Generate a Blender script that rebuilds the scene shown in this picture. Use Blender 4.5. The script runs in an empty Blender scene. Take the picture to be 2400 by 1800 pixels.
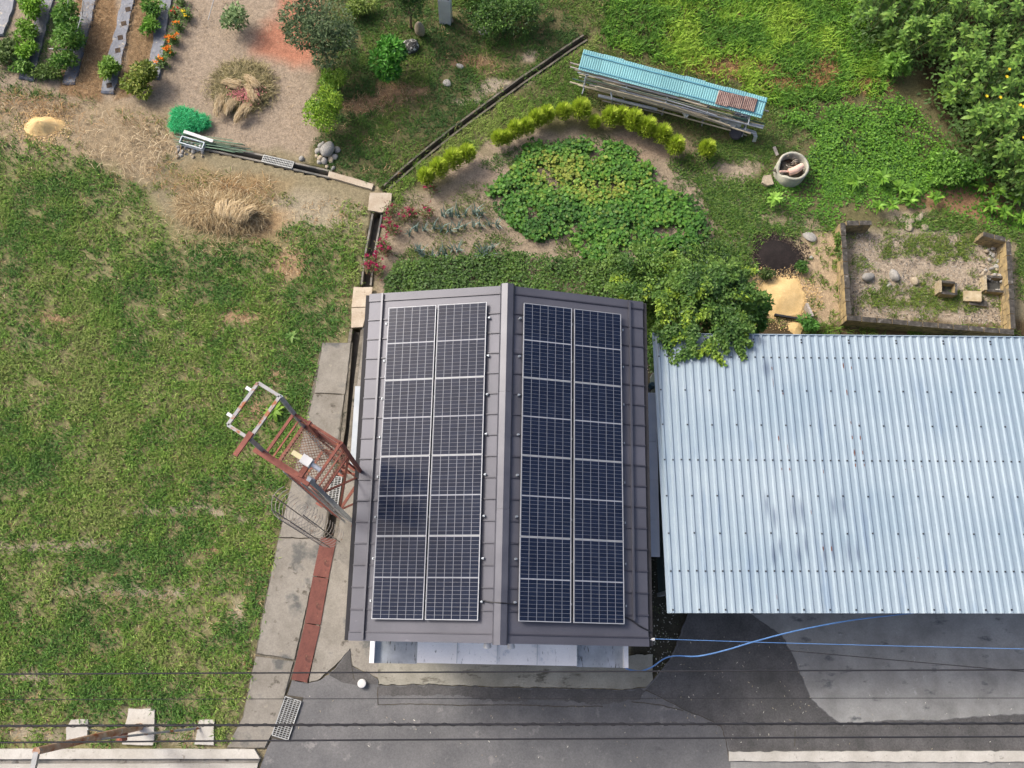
import bpy, math, random
import numpy as np
from mathutils import Vector, Matrix

# ------------------------------------------------------------------ camera, sky, sun, exposure
sc = bpy.context.scene
FPX, NAD, HC = 2250.0, (1130.0, 1515.0), 24.4          # focal length in photo pixels, point straight below, flying height
_d = np.array([NAD[0] - 1200, -(NAD[1] - 900), -FPX]); _d /= np.linalg.norm(_d)
_z = -_d; _x = np.array([1, 0, 0.]) - _z * _z[0]; _x /= np.linalg.norm(_x); _y = np.cross(_z, _x)
RW = np.array([_x, _y, _z])
cam_d = bpy.data.cameras.new('camera'); cam = bpy.data.objects.new('camera', cam_d)
sc.collection.objects.link(cam); sc.camera = cam
cam_d.sensor_width = 36; cam_d.lens = FPX / 2400 * 36; cam_d.clip_start = 0.1; cam_d.clip_end = 2000
M4 = Matrix.Identity(4)
for i in range(3):
    for j in range(3): M4[i][j] = RW[i][j]
M4.translation = (0, 0, HC); cam.matrix_world = M4

SUN_FROM = Vector((-0.83, 0.56, 0)).normalized(); SUN_EL = math.radians(43)
w = bpy.data.worlds.new('World'); sc.world = w; w.use_nodes = True
nt = w.node_tree; nt.nodes.clear()
sky = nt.nodes.new('ShaderNodeTexSky'); sky.sky_type = 'NISHITA'; sky.sun_disc = False
sky.sun_elevation = SUN_EL; sky.sun_rotation = math.atan2(SUN_FROM.x, SUN_FROM.y)
sky.air_density = 0.7; sky.dust_density = 6.0; sky.ozone_density = 1.0
bg = nt.nodes.new('ShaderNodeBackground'); bg.inputs[1].default_value = 0.15
wo = nt.nodes.new('ShaderNodeOutputWorld'); nt.links.new(sky.outputs[0], bg.inputs[0]); nt.links.new(bg.outputs[0], wo.inputs[0])
sd = bpy.data.lights.new('sun', 'SUN'); sd.energy = 1.35; sd.angle = math.radians(12); sd.color = (1, 0.975, 0.93)
sun = bpy.data.objects.new('sun', sd); sc.collection.objects.link(sun)
ld = -(SUN_FROM * math.cos(SUN_EL) + Vector((0, 0, math.sin(SUN_EL))))
sun.rotation_euler = ld.to_track_quat('-Z', 'Y').to_euler(); sun.location = (-20, 12, 30)
sc.view_settings.view_transform = 'Standard'; sc.view_settings.look = 'None'
sc.view_settings.gamma = 1; sc.view_settings.use_curve_mapping = False
sc.view_settings.exposure = 0.72
sc.render.engine = 'CYCLES'

# ------------------------------------------------------------------ helpers
random.seed(5); rng = np.random.default_rng(11)
COL = sc.collection
def at(px, py, h=0.0):
    """ground-plan point (at height h) seen at a place of the 2400x1800 survey photo"""
    v = RW @ np.array([px - 1200, -(py - 900), -FPX]); t = (h - HC) / v[2]
    return np.array([t * v[0], t * v[1], h])
def topx(X, Y, Z=0):
    q = np.stack([X, Y, np.full_like(X, 0.0) + Z - HC], -1) @ RW
    return 1200 - FPX * q[..., 0] / q[..., 2], 900 + FPX * q[..., 1] / q[..., 2]
def s2l(c): return [((v / 255) / 12.92 if v / 255 < .04045 else ((v / 255 + .055) / 1.055) ** 2.4) for v in c]
def lerp(a, b, t): return a + (b - a) * t

def vnoise(x, y, s, seed=0):
    x = np.asarray(x) / s + seed * 17.31; y = np.asarray(y) / s + seed * 9.77
    xi = np.floor(x); yi = np.floor(y); fx = x - xi; fy = y - yi
    fx = fx * fx * (3 - 2 * fx); fy = fy * fy * (3 - 2 * fy)
    def h(a, b):
        v = np.sin(a * 127.1 + b * 311.7 + seed * 74.7) * 43758.5453
        return v - np.floor(v)
    return lerp(lerp(h(xi, yi), h(xi + 1, yi), fx), lerp(h(xi, yi + 1), h(xi + 1, yi + 1), fx), fy)
def fbm(x, y, s, seed=0, o=4):
    v = 0; a = .5; n = 0
    for k in range(o): v = v + a * vnoise(x, y, s / 2 ** k, seed + k * 3); n += a; a *= .55
    return v / n

def poly_sd(poly, X, Y):
    """signed distance to a polygon, positive inside"""
    P = np.asarray(poly, float); n = len(P); ins = np.zeros(X.shape, bool); dm = np.full(X.shape, 1e9)
    for i in range(n):
        a = P[i]; b = P[(i + 1) % n]
        c = ((a[1] > Y) != (b[1] > Y)) & (X < (b[0] - a[0]) * (Y - a[1]) / ((b[1] - a[1]) if b[1] != a[1] else 1e-9) + a[0])
        ins ^= c
        ab = b - a; t = np.clip(((X - a[0]) * ab[0] + (Y - a[1]) * ab[1]) / max(ab @ ab, 1e-9), 0, 1)
        dm = np.minimum(dm, np.hypot(X - a[0] - t * ab[0], Y - a[1] - t * ab[1]))
    return np.where(ins, dm, -dm)
def sst(a, b, x): t = np.clip((x - a) / (b - a), 0, 1); return t * t * (3 - 2 * t)

# ---- objects
WOFF = {}
def tag(o, label=None, cat=None, group=None, kind=None):
    if label: o['label'] = label
    if cat: o['category'] = cat
    if group: o['group'] = group
    if kind: o['kind'] = kind
    return o
def thing(name, loc, label, cat, group=None, rotz=0):
    o = bpy.data.objects.new(name, None); COL.objects.link(o); o.location = Vector(loc); o.rotation_euler = (0, 0, rotz)
    o.empty_display_size = .1; WOFF[o.name] = np.array(loc, float)
    return tag(o, label, cat, group)
def link(name, me, parent=None, loc=(0, 0, 0)):
    o = bpy.data.objects.new(name, me); COL.objects.link(o)
    if parent: o.parent = parent
    o.location = Vector(loc); return o
def rmesh(name, V, F, mat, smooth=False):
    me = bpy.data.meshes.new(name); me.from_pydata([tuple(v) for v in V], [], F); me.materials.append(mat)
    if smooth: me.polygons.foreach_set('use_smooth', [True] * len(me.polygons))
    me.update(); return me
def np_mesh(name, V, faces, C=None, mat=None, smooth=False):
    """faces: list of int arrays (n,3) or (n,4)"""
    V = np.asarray(V, np.float32); me = bpy.data.meshes.new(name)
    nl = sum(f.size for f in faces); nf = sum(len(f) for f in faces)
    me.vertices.add(len(V)); me.vertices.foreach_set('co', V.ravel())
    me.loops.add(nl); me.polygons.add(nf)
    me.loops.foreach_set('vertex_index', np.concatenate([f.ravel() for f in faces]).astype(np.int32))
    tot = np.concatenate([np.full(len(f), f.shape[1]) for f in faces]); st = np.concatenate([[0], np.cumsum(tot)[:-1]])
    me.polygons.foreach_set('loop_start', st.astype(np.int32)); me.polygons.foreach_set('loop_total', tot.astype(np.int32))
    if smooth: me.polygons.foreach_set('use_smooth', np.ones(nf, bool))
    me.update(calc_edges=True)
    if C is not None:
        a = me.color_attributes.new('Col', 'FLOAT_COLOR', 'POINT')
        C4 = np.ones((len(V), 4), np.float32); C4[:, :3] = C; a.data.foreach_set('color', C4.ravel())
    if mat: me.materials.append(mat)
    return me

class MB:
    """collects solid pieces into one mesh; coordinates are world ones unless local=True on build"""
    def __init__(s): s.v = []; s.f = []
    def add(s, V, F):
        n = len(s.v); s.v += [tuple(map(float, q)) for q in V]; s.f += [tuple(i + n for i in f) for f in F]; return s
    def box(s, c, d, rot=0, tilt=None):
        c = np.array(c, float); d = np.array(d, float) / 2; cr, sr = math.cos(rot), math.sin(rot); V = []
        for z in (-1, 1):
            for x, y in ((-1, -1), (1, -1), (1, 1), (-1, 1)):
                p = np.array([x * d[0], y * d[1], z * d[2]])
                if tilt: p = np.array(Matrix.Rotation(tilt[1], 3, tilt[0]) @ Vector(p))
                V.append((c[0] + p[0] * cr - p[1] * sr, c[1] + p[0] * sr + p[1] * cr, c[2] + p[2]))
        return s.add(V, [(3, 2, 1, 0), (4, 5, 6, 7), (0, 1, 5, 4), (1, 2, 6, 5), (2, 3, 7, 6), (3, 0, 4, 7)])
    def bar(s, p, q, wd, h=None, up=(0, 0, 1)):
        p = np.array(p, float); q = np.array(q, float); h = h or wd; d = q - p; d /= np.linalg.norm(d)
        up = np.array(up, float)
        if abs(d @ up) > .95: up = np.array([1., .3, 0])
        sd_ = np.cross(d, up); sd_ /= np.linalg.norm(sd_); u = np.cross(sd_, d); V = []
        for e in (p, q):
            for a, b in ((-1, -1), (1, -1), (1, 1), (-1, 1)): V.append(e + sd_ * a * wd / 2 + u * b * h / 2)
        return s.add(V, [(3, 2, 1, 0), (4, 5, 6, 7), (0, 1, 5, 4), (1, 2, 6, 5), (2, 3, 7, 6), (3, 0, 4, 7)])
    def tube(s, pts, r, n=8, cap=True):
        P = [np.array(p, float) for p in pts]; m = len(P); rr = r if hasattr(r, '__len__') else [r] * m; V = []; F = []; prev = None
        for i in range(m):
            d = P[min(i + 1, m - 1)] - P[max(i - 1, 0)]; d = d / (np.linalg.norm(d) + 1e-9)
            if prev is None: a = np.cross(d, [0, 0, 1.]); a = a if np.linalg.norm(a) > .1 else np.cross(d, [1., 0, 0])
            else: a = prev - d * (prev @ d)
            a = a / np.linalg.norm(a); prev = a; b = np.cross(d, a)
            for k in range(n):
                t = 2 * math.pi * k / n; V.append(P[i] + rr[i] * (a * math.cos(t) + b * math.sin(t)))
        for i in range(m - 1):
            for k in range(n): F.append((i * n + k, i * n + (k + 1) % n, (i + 1) * n + (k + 1) % n, (i + 1) * n + k))
        if cap: F += [tuple(range(n))[::-1], tuple((m - 1) * n + k for k in range(n))]
        return s.add(V, F)
    def prism(s, poly, z0, z1):
        """poly: list of (x, y)"""
        A = sum(poly[i][0] * poly[(i + 1) % len(poly)][1] - poly[(i + 1) % len(poly)][0] * poly[i][1] for i in range(len(poly)))
        if A < 0: poly = poly[::-1]
        n = len(poly); V = [(p[0], p[1], z0) for p in poly] + [(p[0], p[1], z1) for p in poly]
        return s.add(V, [tuple(range(n))[::-1], tuple(range(n, 2 * n))] + [(i, (i + 1) % n, n + (i + 1) % n, n + i) for i in range(n)])
    def build(s, name, mat, parent=None, local=False, smooth=False, base=None):
        V = np.array(s.v)
        if parent is not None:
            off = np.zeros(3) if local else WOFF[parent.name]
            o = link(name, rmesh(name, V - off, s.f, mat, smooth), parent); WOFF[o.name] = off
        else:
            off = np.array(base) if base is not None else np.array([(V[:, 0].min() + V[:, 0].max()) / 2, (V[:, 1].min() + V[:, 1].max()) / 2, V[:, 2].min()])
            o = link(name, rmesh(name, V - off, s.f, mat, smooth)); o.location = Vector(off); WOFF[o.name] = off
        return o
def copy_tree(o, parent=None):
    c = o.copy(); COL.objects.link(c); c.parent = parent
    for ch in list(o.children): copy_tree(ch, c)
    return c

# ------------------------------------------------------------------ materials
def nodes(name):
    m = bpy.data.materials.new(name); m.use_nodes = True; t = m.node_tree; t.nodes.clear()
    o = t.nodes.new('ShaderNodeOutputMaterial'); b = t.nodes.new('ShaderNodeBsdfPrincipled'); t.links.new(b.outputs[0], o.inputs[0])
    return m, t, b
def N(t, ty, **k):
    n = t.nodes.new(ty)
    for a, v in k.items(): setattr(n, a, v)
    return n
def noise_node(t, scale, detail=5, rough=.6, stretch=None, coord='Object'):
    tc = N(t, 'ShaderNodeTexCoord'); src = tc.outputs[coord]
    if coord == 'World': pass
    if stretch:
        mp = N(t, 'ShaderNodeMapping'); mp.inputs['Scale'].default_value = stretch; t.links.new(src, mp.inputs[0]); src = mp.outputs[0]
    n = N(t, 'ShaderNodeTexNoise'); n.inputs['Scale'].default_value = scale; n.inputs['Detail'].default_value = detail
    n.inputs['Roughness'].default_value = rough; t.links.new(src, n.inputs['Vector']); return n
def ramp(t, src, stops):
    r = N(t, 'ShaderNodeValToRGB'); e = r.color_ramp.elements
    while len(e) < len(stops): e.new(.5)
    for i, (p, c) in enumerate(stops): e[i].position = p; e[i].color = (*c, 1)
    t.links.new(src, r.inputs[0]); return r
def mix(t, fac, a, b, mode='MIX'):
    m = N(t, 'ShaderNodeMix', data_type='RGBA', blend_type=mode)
    for i, v in ((0, fac), (6, a), (7, b)):
        if hasattr(v, 'links'): t.links.new(v, m.inputs[i])
        else: m.inputs[i].default_value = v if i == 0 else (*v, 1)
    return m.outputs[2]
def surf(name, c1, c2, scale=6, rough=.8, metal=0, spec=.4, spots=None, bump=.0, bscale=40, stretch=None, fine=.0, fscale=120, rvar=True):
    """mottled procedural surface: c1..c2 by noise, optional spot layer (colour, scale, threshold), fine grain, bump"""
    m, t, b = nodes(name); n = noise_node(t, scale, 6, .62, stretch)
    col = ramp(t, n.outputs[0], [(.33, c1), (.67, c2)]).outputs[0]
    for (sc_, ss, th, st) in (spots or []):
        n2 = noise_node(t, ss, 5, .6, st); f = ramp(t, n2.outputs[0], [(th, (0, 0, 0)), (min(th + .09, 1), (1, 1, 1))]).outputs[0]
        col = mix(t, f, col, sc_)
    if fine:
        for fs_, fa_ in ((fscale, fine), (24 if fscale > 100 else fscale * .3, fine)):
            n3 = noise_node(t, fs_, 3, .75); g = ramp(t, n3.outputs[0], [(.32, (1 - fa_,) * 3), (.68, (1 + fa_,) * 3)]).outputs[0]
            col = mix(t, 1.0, col, g, 'MULTIPLY')
    if rvar:
        oi = N(t, 'ShaderNodeObjectInfo'); mr = N(t, 'ShaderNodeMapRange'); mr.inputs[3].default_value = .9; mr.inputs[4].default_value = 1.1
        t.links.new(oi.outputs['Random'], mr.inputs[0]); cb = N(t, 'ShaderNodeCombineColor')
        for i in range(3): t.links.new(mr.outputs[0], cb.inputs[i])
        col = mix(t, 1.0, col, cb.outputs[0], 'MULTIPLY')
    t.links.new(col, b.inputs['Base Color']); b.inputs['Roughness'].default_value = rough; b.inputs['Metallic'].default_value = metal
    b.inputs['Specular IOR Level'].default_value = spec
    if bump:
        n4 = noise_node(t, bscale, 6, .65); bp = N(t, 'ShaderNodeBump'); bp.inputs['Strength'].default_value = bump; bp.inputs['Distance'].default_value = .02
        t.links.new(n4.outputs[0], bp.inputs['Height']); t.links.new(bp.outputs[0], b.inputs['Normal'])
    return m
def leafmat(name, trans=.25, rough=.55, spec=.35):
    m = bpy.data.materials.new(name); m.use_nodes = True; t = m.node_tree; t.nodes.clear()
    o = N(t, 'ShaderNodeOutputMaterial'); b = N(t, 'ShaderNodeBsdfPrincipled'); a = N(t, 'ShaderNodeAttribute', attribute_name='Col')
    t.links.new(a.outputs[0], b.inputs[0]); b.inputs['Roughness'].default_value = rough; b.inputs['Specular IOR Level'].default_value = spec
    if trans:
        tr = N(t, 'ShaderNodeBsdfTranslucent'); t.links.new(a.outputs[0], tr.inputs[0]); mx = N(t, 'ShaderNodeMixShader'); mx.inputs[0].default_value = trans
        t.links.new(b.outputs[0], mx.inputs[1]); t.links.new(tr.outputs[0], mx.inputs[2]); t.links.new(mx.outputs[0], o.inputs[0])
    else: t.links.new(b.outputs[0], o.inputs[0])
    return m
L = s2l
M = {}
M['leaf'] = leafmat('leaf'); M['blade'] = leafmat('grass_blade', .2, .6, .25); M['straw'] = leafmat('straw', .12, .7, .2); M['petal'] = leafmat('petal', .2, .6, .2)
M['asphalt'] = surf('asphalt', L((93, 93, 93)), L((111, 110, 109)), 1.2, .9, spots=[(L((130, 128, 125)), 2.6, .62, None), (L((86, 86, 86)), 1.7, .64, (.4, 1, 1))], bump=.25, bscale=90, fine=.16, fscale=160)
M['asphalt_dark'] = surf('asphalt_dark', L((74, 73, 71)), L((94, 92, 90)), 1.5, .92, spots=[(L((98, 98, 98)), 3.0, .66, None)], bump=.3, bscale=90, fine=.2, fscale=150)
M['old_concrete'] = surf('old_concrete_yard', L((118, 117, 113)), L((150, 149, 144)), 1.0, .9, spots=[(L((92, 93, 93)), 1.8, .6, (1, 2.2, 1)), (L((160, 160, 156)), 3, .66, None)], bump=.15, bscale=60, fine=.1, fscale=140)
M['concrete'] = surf('concrete_slab', L((120, 115, 105)), L((142, 137, 127)), 2.2, .9, spots=[(L((84, 79, 70)), 4, .6, None), (L((150, 143, 128)), 5, .66, None), (L((92, 92, 88)), 1.1, .55, None)], bump=.2, bscale=50, fine=.13, fscale=120)
M['concrete_pale'] = surf('pale_concrete', L((166, 161, 150)), L((188, 184, 174)), 2, .9, spots=[(L((134, 129, 118)), 4, .64, None), (L((144, 139, 128)), 9, .62, None)], bump=.1, bscale=50, fine=.07, fscale=120)
M['concrete_tan'] = surf('tan_concrete', L((168, 152, 130)), L((186, 174, 154)), 3, .9, spots=[(L((142, 126, 106)), 6, .62, None)], bump=.12, bscale=50, fine=.08)
M['concrete_moss'] = surf('mossy_concrete', L((84, 80, 70)), L((124, 117, 104)), 3, .95, spots=[(L((60, 60, 50)), 5, .58, None)], bump=.3, bscale=40, fine=.15)
M['apron'] = surf('apron_concrete', L((128, 125, 112)), L((158, 154, 140)), 1.6, .9, spots=[(L((96, 92, 80)), 2.2, .58, (1, 2.4, 1)), (L((176, 172, 158)), 4, .66, (.5, 3, 1))], bump=.15, bscale=50, fine=.1)
M['mud'] = surf('channel_mud', L((52, 48, 40)), L((78, 72, 60)), 6, .6, bump=.2, bscale=60)
M['gravel_dark'] = surf('dark_mossy_gravel', L((44, 44, 36)), L((74, 72, 60)), 5, .95, spots=[(L((150, 148, 140)), 26, .68, None)], bump=.5, bscale=60, fine=.3, fscale=90)
M['house_roof'] = surf('roof_metal', L((74, 75, 83)), L((87, 87, 95)), .7, .46, .15, .5, spots=[(L((106, 105, 113)), 3.4, .68, (1, 3, 1))], fine=.03, fscale=60)
M['house_trim'] = surf('roof_trim', L((71, 72, 80)), L((83, 84, 91)), 2, .36, .15, .5)
M['seam'] = surf('seam_metal', L((58, 58, 66)), L((70, 70, 78)), 2, .4, .15, .5)
M['black_trim'] = surf('black_gutter', L((26, 25, 27)), L((38, 37, 40)), 4, .5)
M['house_wall'] = surf('white_wall', L((196, 196, 192)), L((214, 214, 210)), 1.5, .8, spots=[(L((160, 160, 156)), 2, .68, (1, 1, .3))])
M['canopy'] = surf('canopy_paint', L((232, 230, 227)), L((242, 240, 237)), 1.8, .65, spots=[(L((196, 200, 204)), 3, .6, (1, 1, 1)), (L((120, 121, 118)), 9, .64, (1.8, .4, 1)), (L((96, 97, 94)), 22, .66, (1.6, .5, 1))], fine=.03)
M['canopy_dirty'] = surf('canopy_dirty', L((150, 156, 160)), L((180, 186, 192)), 3, .6, spots=[(L((88, 90, 88)), 7, .58, (2.4, .5, 1)), (L((60, 60, 58)), 14, .64, (2.2, .35, 1))])
M['canopy_blue'] = surf('side_canopy_blue', L((190, 206, 228)), L((206, 218, 236)), 3, .5, spots=[(L((176, 188, 202)), 20, .72, None)])
M['canopy_pale'] = surf('side_canopy_pale', L((160, 168, 174)), L((176, 182, 186)), 3, .5)
M['window'] = surf('window_glass', L((40, 48, 56)), L((56, 64, 72)), 2, .08, 0, .6)
M['alu'] = surf('aluminium', L((176, 178, 182)), L((200, 202, 204)), 5, .4, .6)
M['pv_frame'] = surf('panel_frame', L((160, 163, 166)), L((176, 178, 180)), 8, .5, .2)
M['pv_back'] = surf('panel_backsheet', L((140, 144, 152)), L((152, 155, 162)), 4, .2, 0, .25)
M['steel_dark'] = surf('dark_steel', L((46, 46, 50)), L((62, 62, 66)), 6, .5, .4)
m, t, b = nodes('panel_cell'); n = noise_node(t, 1.4, 2, .5)
oi = N(t, 'ShaderNodeObjectInfo'); c = ramp(t, oi.outputs['Random'], [(0, (.0085, .013, .028)), (1, (.012, .018, .037))]).outputs[0]
t.links.new(c, b.inputs['Base Color']); b.inputs['Roughness'].default_value = .11; b.inputs['Specular IOR Level'].default_value = .13; M['pv_cell'] = m
# corrugated garage roof: pale blue-grey coated steel with a few rust flakes and soft dark blue-grey blotches
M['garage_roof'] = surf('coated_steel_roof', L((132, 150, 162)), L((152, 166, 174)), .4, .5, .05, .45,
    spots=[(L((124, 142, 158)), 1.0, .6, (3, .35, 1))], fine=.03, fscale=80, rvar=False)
BLOTCH = [(770, 240, 26, 60), (755, 1020, 9, 70), (800, 1090, 10, 60), (905, 1045, 12, 85), (952, 1060, 10, 70), (1132, 1030, 12, 60), (1185, 1020, 10, 70), (790, 1310, 14, 55), (826, 1262, 9, 45), (930, 1310, 14, 60), (970, 1245, 9, 60), (1075, 1300, 12, 70), (1120, 1275, 10, 80), (1210, 1290, 12, 70), (1260, 1295, 10, 60), (420, 150, 40, 60), (300, 160, 20, 60)]
def blotched(mat):
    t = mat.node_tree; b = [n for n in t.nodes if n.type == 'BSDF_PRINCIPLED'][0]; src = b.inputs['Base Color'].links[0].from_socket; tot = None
    for x_, y_, w_, h_ in BLOTCH:
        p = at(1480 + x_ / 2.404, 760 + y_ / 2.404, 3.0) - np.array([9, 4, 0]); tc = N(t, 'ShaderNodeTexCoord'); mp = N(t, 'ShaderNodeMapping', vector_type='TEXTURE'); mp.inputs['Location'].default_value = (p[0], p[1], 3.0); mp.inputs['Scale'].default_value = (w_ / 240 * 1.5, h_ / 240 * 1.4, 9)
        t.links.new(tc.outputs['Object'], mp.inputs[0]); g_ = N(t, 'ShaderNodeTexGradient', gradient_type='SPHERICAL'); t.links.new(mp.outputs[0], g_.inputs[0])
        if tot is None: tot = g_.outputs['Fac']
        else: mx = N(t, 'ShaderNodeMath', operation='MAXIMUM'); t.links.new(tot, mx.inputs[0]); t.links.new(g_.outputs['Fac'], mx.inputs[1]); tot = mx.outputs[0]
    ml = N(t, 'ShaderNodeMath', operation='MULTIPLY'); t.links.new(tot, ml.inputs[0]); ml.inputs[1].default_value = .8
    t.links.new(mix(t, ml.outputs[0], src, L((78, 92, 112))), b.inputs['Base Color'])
blotched(M['garage_roof'])
M['siding'] = surf('green_siding', L((70, 84, 84)), L((88, 100, 98)), 3, .6)
M['rust_red'] = surf('red_oxide_steel', L((118, 68, 56)), L((146, 90, 75)), 6, .7, .1, spots=[(L((176, 110, 70)), 9, .62, None), (L((96, 54, 44)), 14, .64, None)], bump=.15, bscale=60)
M['galv'] = surf('galvanised_steel', L((132, 140, 146)), L((168, 174, 178)), 7, .45, .5, spots=[(L((196, 200, 202)), 9, .62, None), (L((110, 96, 84)), 12, .68, None)])
M['galv_rust'] = surf('galvanised_rusting', L((136, 138, 138)), L((158, 158, 156)), 5, .55, .4, spots=[(L((142, 92, 62)), 5, .53, (1, 1, .6)), (L((96, 60, 44)), 12, .64, None)])
M['flake'] = surf('rust_flake', L((86, 56, 48)), L((110, 74, 62)), 12, .9)
M['cage'] = surf('weathered_cage_steel', L((112, 110, 107)), L((146, 138, 130)), 6, .7, .2, spots=[(L((124, 92, 70)), 8, .6, None)])
M['mesh_brown'] = surf('rusty_expanded_metal', L((104, 76, 62)), L((150, 122, 102)), 7, .8, .1, spots=[(L((110, 106, 60)), 3, .58, None)])
M['rust_plate'] = surf('rusty_cover_plate', L((98, 60, 53)), L((118, 74, 64)), 2.5, .85, .05, spots=[(L((82, 52, 46)), 3, .56, None), (L((140, 108, 86)), 5, .62, None)], fine=.12)
M['pole_rust'] = surf('rusty_pole_paint', L((150, 108, 78)), L((178, 160, 140)), 3.5, .75, .1, spots=[(L((138, 78, 46)), 2.4, .5, (1, 1, .5)), (L((176, 178, 176)), 6, .62, None)])
M['white'] = surf('white_plastic', L((200, 199, 195)), L((214, 213, 210)), 5, .5)
M['tan_plastic'] = surf('tan_plastic', L((196, 184, 140)), L((212, 202, 160)), 5, .6)
M['grating'] = surf('steel_grating', L((150, 152, 150)), L((178, 180, 176)), 8, .5, .4)
M['turq'] = surf('turquoise_sheet', L((116, 168, 172)), L((130, 180, 182)), 1.2, .55, 0, .3, spots=[(L((146, 188, 190)), 2, .64, None)])
M['turq_dark'] = surf('turquoise_ridge', L((84, 140, 158)), L((100, 156, 170)), 4, .5)
M['brown_sheet'] = surf('rusty_corrugated', L((112, 86, 78)), L((160, 138, 128)), 8, .7, spots=[(L((84, 60, 54)), 10, .6, None)])
M['wood_grey'] = surf('weathered_wood', L((132, 124, 116)), L((176, 168, 158)), 10, .85, stretch=(.3, 2, 2), spots=[(L((84, 76, 70)), 12, .64, None)])
M['pvc'] = surf('grey_pipe', L((144, 148, 154)), L((170, 174, 180)), 5, .45)
M['bamboo'] = surf('bamboo', L((150, 140, 118)), L((196, 184, 158)), 9, .6, stretch=(.4, 2, 2))
M['bamboo_green'] = surf('green_stake', L((84, 118, 92)), L((122, 150, 120)), 9, .5)
M['stake_dark'] = surf('dark_green_stake', L((44, 68, 60)), L((66, 92, 80)), 9, .5)
M['plastic_clear'] = surf('crumpled_plastic', L((176, 178, 172)), L((206, 206, 200)), 6, .35, 0, .6, bump=.5, bscale=18)
M['stone'] = surf('field_stone', L((126, 124, 118)), L((160, 157, 150)), 6, .9, spots=[(L((186, 182, 172)), 9, .66, None)], bump=.3, bscale=20, fine=.1)
M['stone_tan'] = surf('tan_stone', L((140, 128, 108)), L((172, 160, 138)), 6, .9, spots=[(L((110, 100, 84)), 9, .64, None)], bump=.3, bscale=20, fine=.1)
M['stone_dark'] = surf('dark_rock', L((52, 52, 50)), L((78, 78, 74)), 6, .9, spots=[(L((196, 194, 186)), 3, .52, None)], bump=.4, bscale=14)
M['husk'] = surf('rice_husk', L((206, 174, 118)), L((220, 190, 136)), 5, .95, bump=.5, bscale=70, fine=.1, fscale=140, rvar=False)
M['ash'] = surf('black_ash', L((24, 19, 18)), L((40, 33, 31)), 5, .95, bump=.6, bscale=50, fine=.3, fscale=90, rvar=False)
M['film'] = surf('mulch_film', L((84, 88, 96)), L((108, 112, 120)), 5, .45, 0, .4, spots=[(L((150, 142, 126)), 7, .6, None), (L((60, 64, 72)), 9, .6, None)], bump=.5, bscale=16)
M['log'] = surf('cut_wood', L((206, 168, 150)), L((224, 190, 172)), 7, .8, stretch=(.4, 2, 2))
M['bark'] = surf('bark', L((82, 70, 58)), L((112, 98, 82)), 12, .9, bump=.4, bscale=30)
M['net'] = leafmat('green_net', .35, .5, .3)
M['blue_hose'] = surf('blue_conduit', L((76, 116, 168)), L((96, 136, 186)), 5, .4)
M['wire'] = surf('black_wire', L((26, 26, 30)), L((40, 40, 44)), 5, .5)
M['planter'] = surf('white_planter', L((196, 206, 210)), L((214, 222, 226)), 5, .5)
M['soil'] = surf('pot_soil', L((56, 46, 38)), L((80, 66, 54)), 12, .95, bump=.4, bscale=40)
M['stem'] = surf('plant_stem', L((78, 86, 48)), L((104, 104, 66)), 9, .8)
M['cap_blue'] = surf('blue_pipe_cap', L((60, 92, 112)), L((78, 110, 128)), 6, .5)
# concrete block: ochre on the side faces, dark grey on the upper faces
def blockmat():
    m, t, b = nodes('ochre_block'); n = noise_node(t, 5, 6, .65)
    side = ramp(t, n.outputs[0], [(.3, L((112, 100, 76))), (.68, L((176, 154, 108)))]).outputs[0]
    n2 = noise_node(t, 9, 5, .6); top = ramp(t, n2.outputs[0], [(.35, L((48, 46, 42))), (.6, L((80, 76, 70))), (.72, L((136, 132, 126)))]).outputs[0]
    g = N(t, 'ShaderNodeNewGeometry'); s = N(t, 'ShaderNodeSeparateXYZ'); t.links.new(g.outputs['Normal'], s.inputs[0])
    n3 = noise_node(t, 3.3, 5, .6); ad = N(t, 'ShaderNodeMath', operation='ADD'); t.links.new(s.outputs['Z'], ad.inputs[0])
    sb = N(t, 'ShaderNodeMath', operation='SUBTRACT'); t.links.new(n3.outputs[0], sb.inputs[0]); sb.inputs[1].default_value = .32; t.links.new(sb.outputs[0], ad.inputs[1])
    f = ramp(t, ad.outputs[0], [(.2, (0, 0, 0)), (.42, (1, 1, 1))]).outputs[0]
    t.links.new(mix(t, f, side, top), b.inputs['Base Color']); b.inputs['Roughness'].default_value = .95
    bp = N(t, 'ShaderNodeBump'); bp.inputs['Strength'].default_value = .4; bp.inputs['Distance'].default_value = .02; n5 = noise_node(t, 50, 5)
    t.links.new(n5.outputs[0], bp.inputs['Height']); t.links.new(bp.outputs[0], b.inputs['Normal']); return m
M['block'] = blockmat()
# soil: colour kinds come from the vertex attribute, grain from noise
m, t, b = nodes('earth'); a = N(t, 'ShaderNodeAttribute', attribute_name='Col')
n = noise_node(t, 9, 6, .7); g = ramp(t, n.outputs[0], [(.3, (.72,) * 3), (.7, (1.22,) * 3)]).outputs[0]
n2 = noise_node(t, 26, 6, .8); g2 = ramp(t, n2.outputs[0], [(.34, (.62,) * 3), (.66, (1.3,) * 3)]).outputs[0]
t.links.new(mix(t, 1, mix(t, 1, a.outputs[0], g, 'MULTIPLY'), g2, 'MULTIPLY'), b.inputs['Base Color']); b.inputs['Roughness'].default_value = .95; b.inputs['Specular IOR Level'].default_value = .15
bp = N(t, 'ShaderNodeBump'); bp.inputs['Strength'].default_value = .6; bp.inputs['Distance'].default_value = .03; n3 = noise_node(t, 28, 7, .7)
t.links.new(n3.outputs[0], bp.inputs['Height']); t.links.new(bp.outputs[0], b.inputs['Normal']); M['earth'] = m

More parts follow.
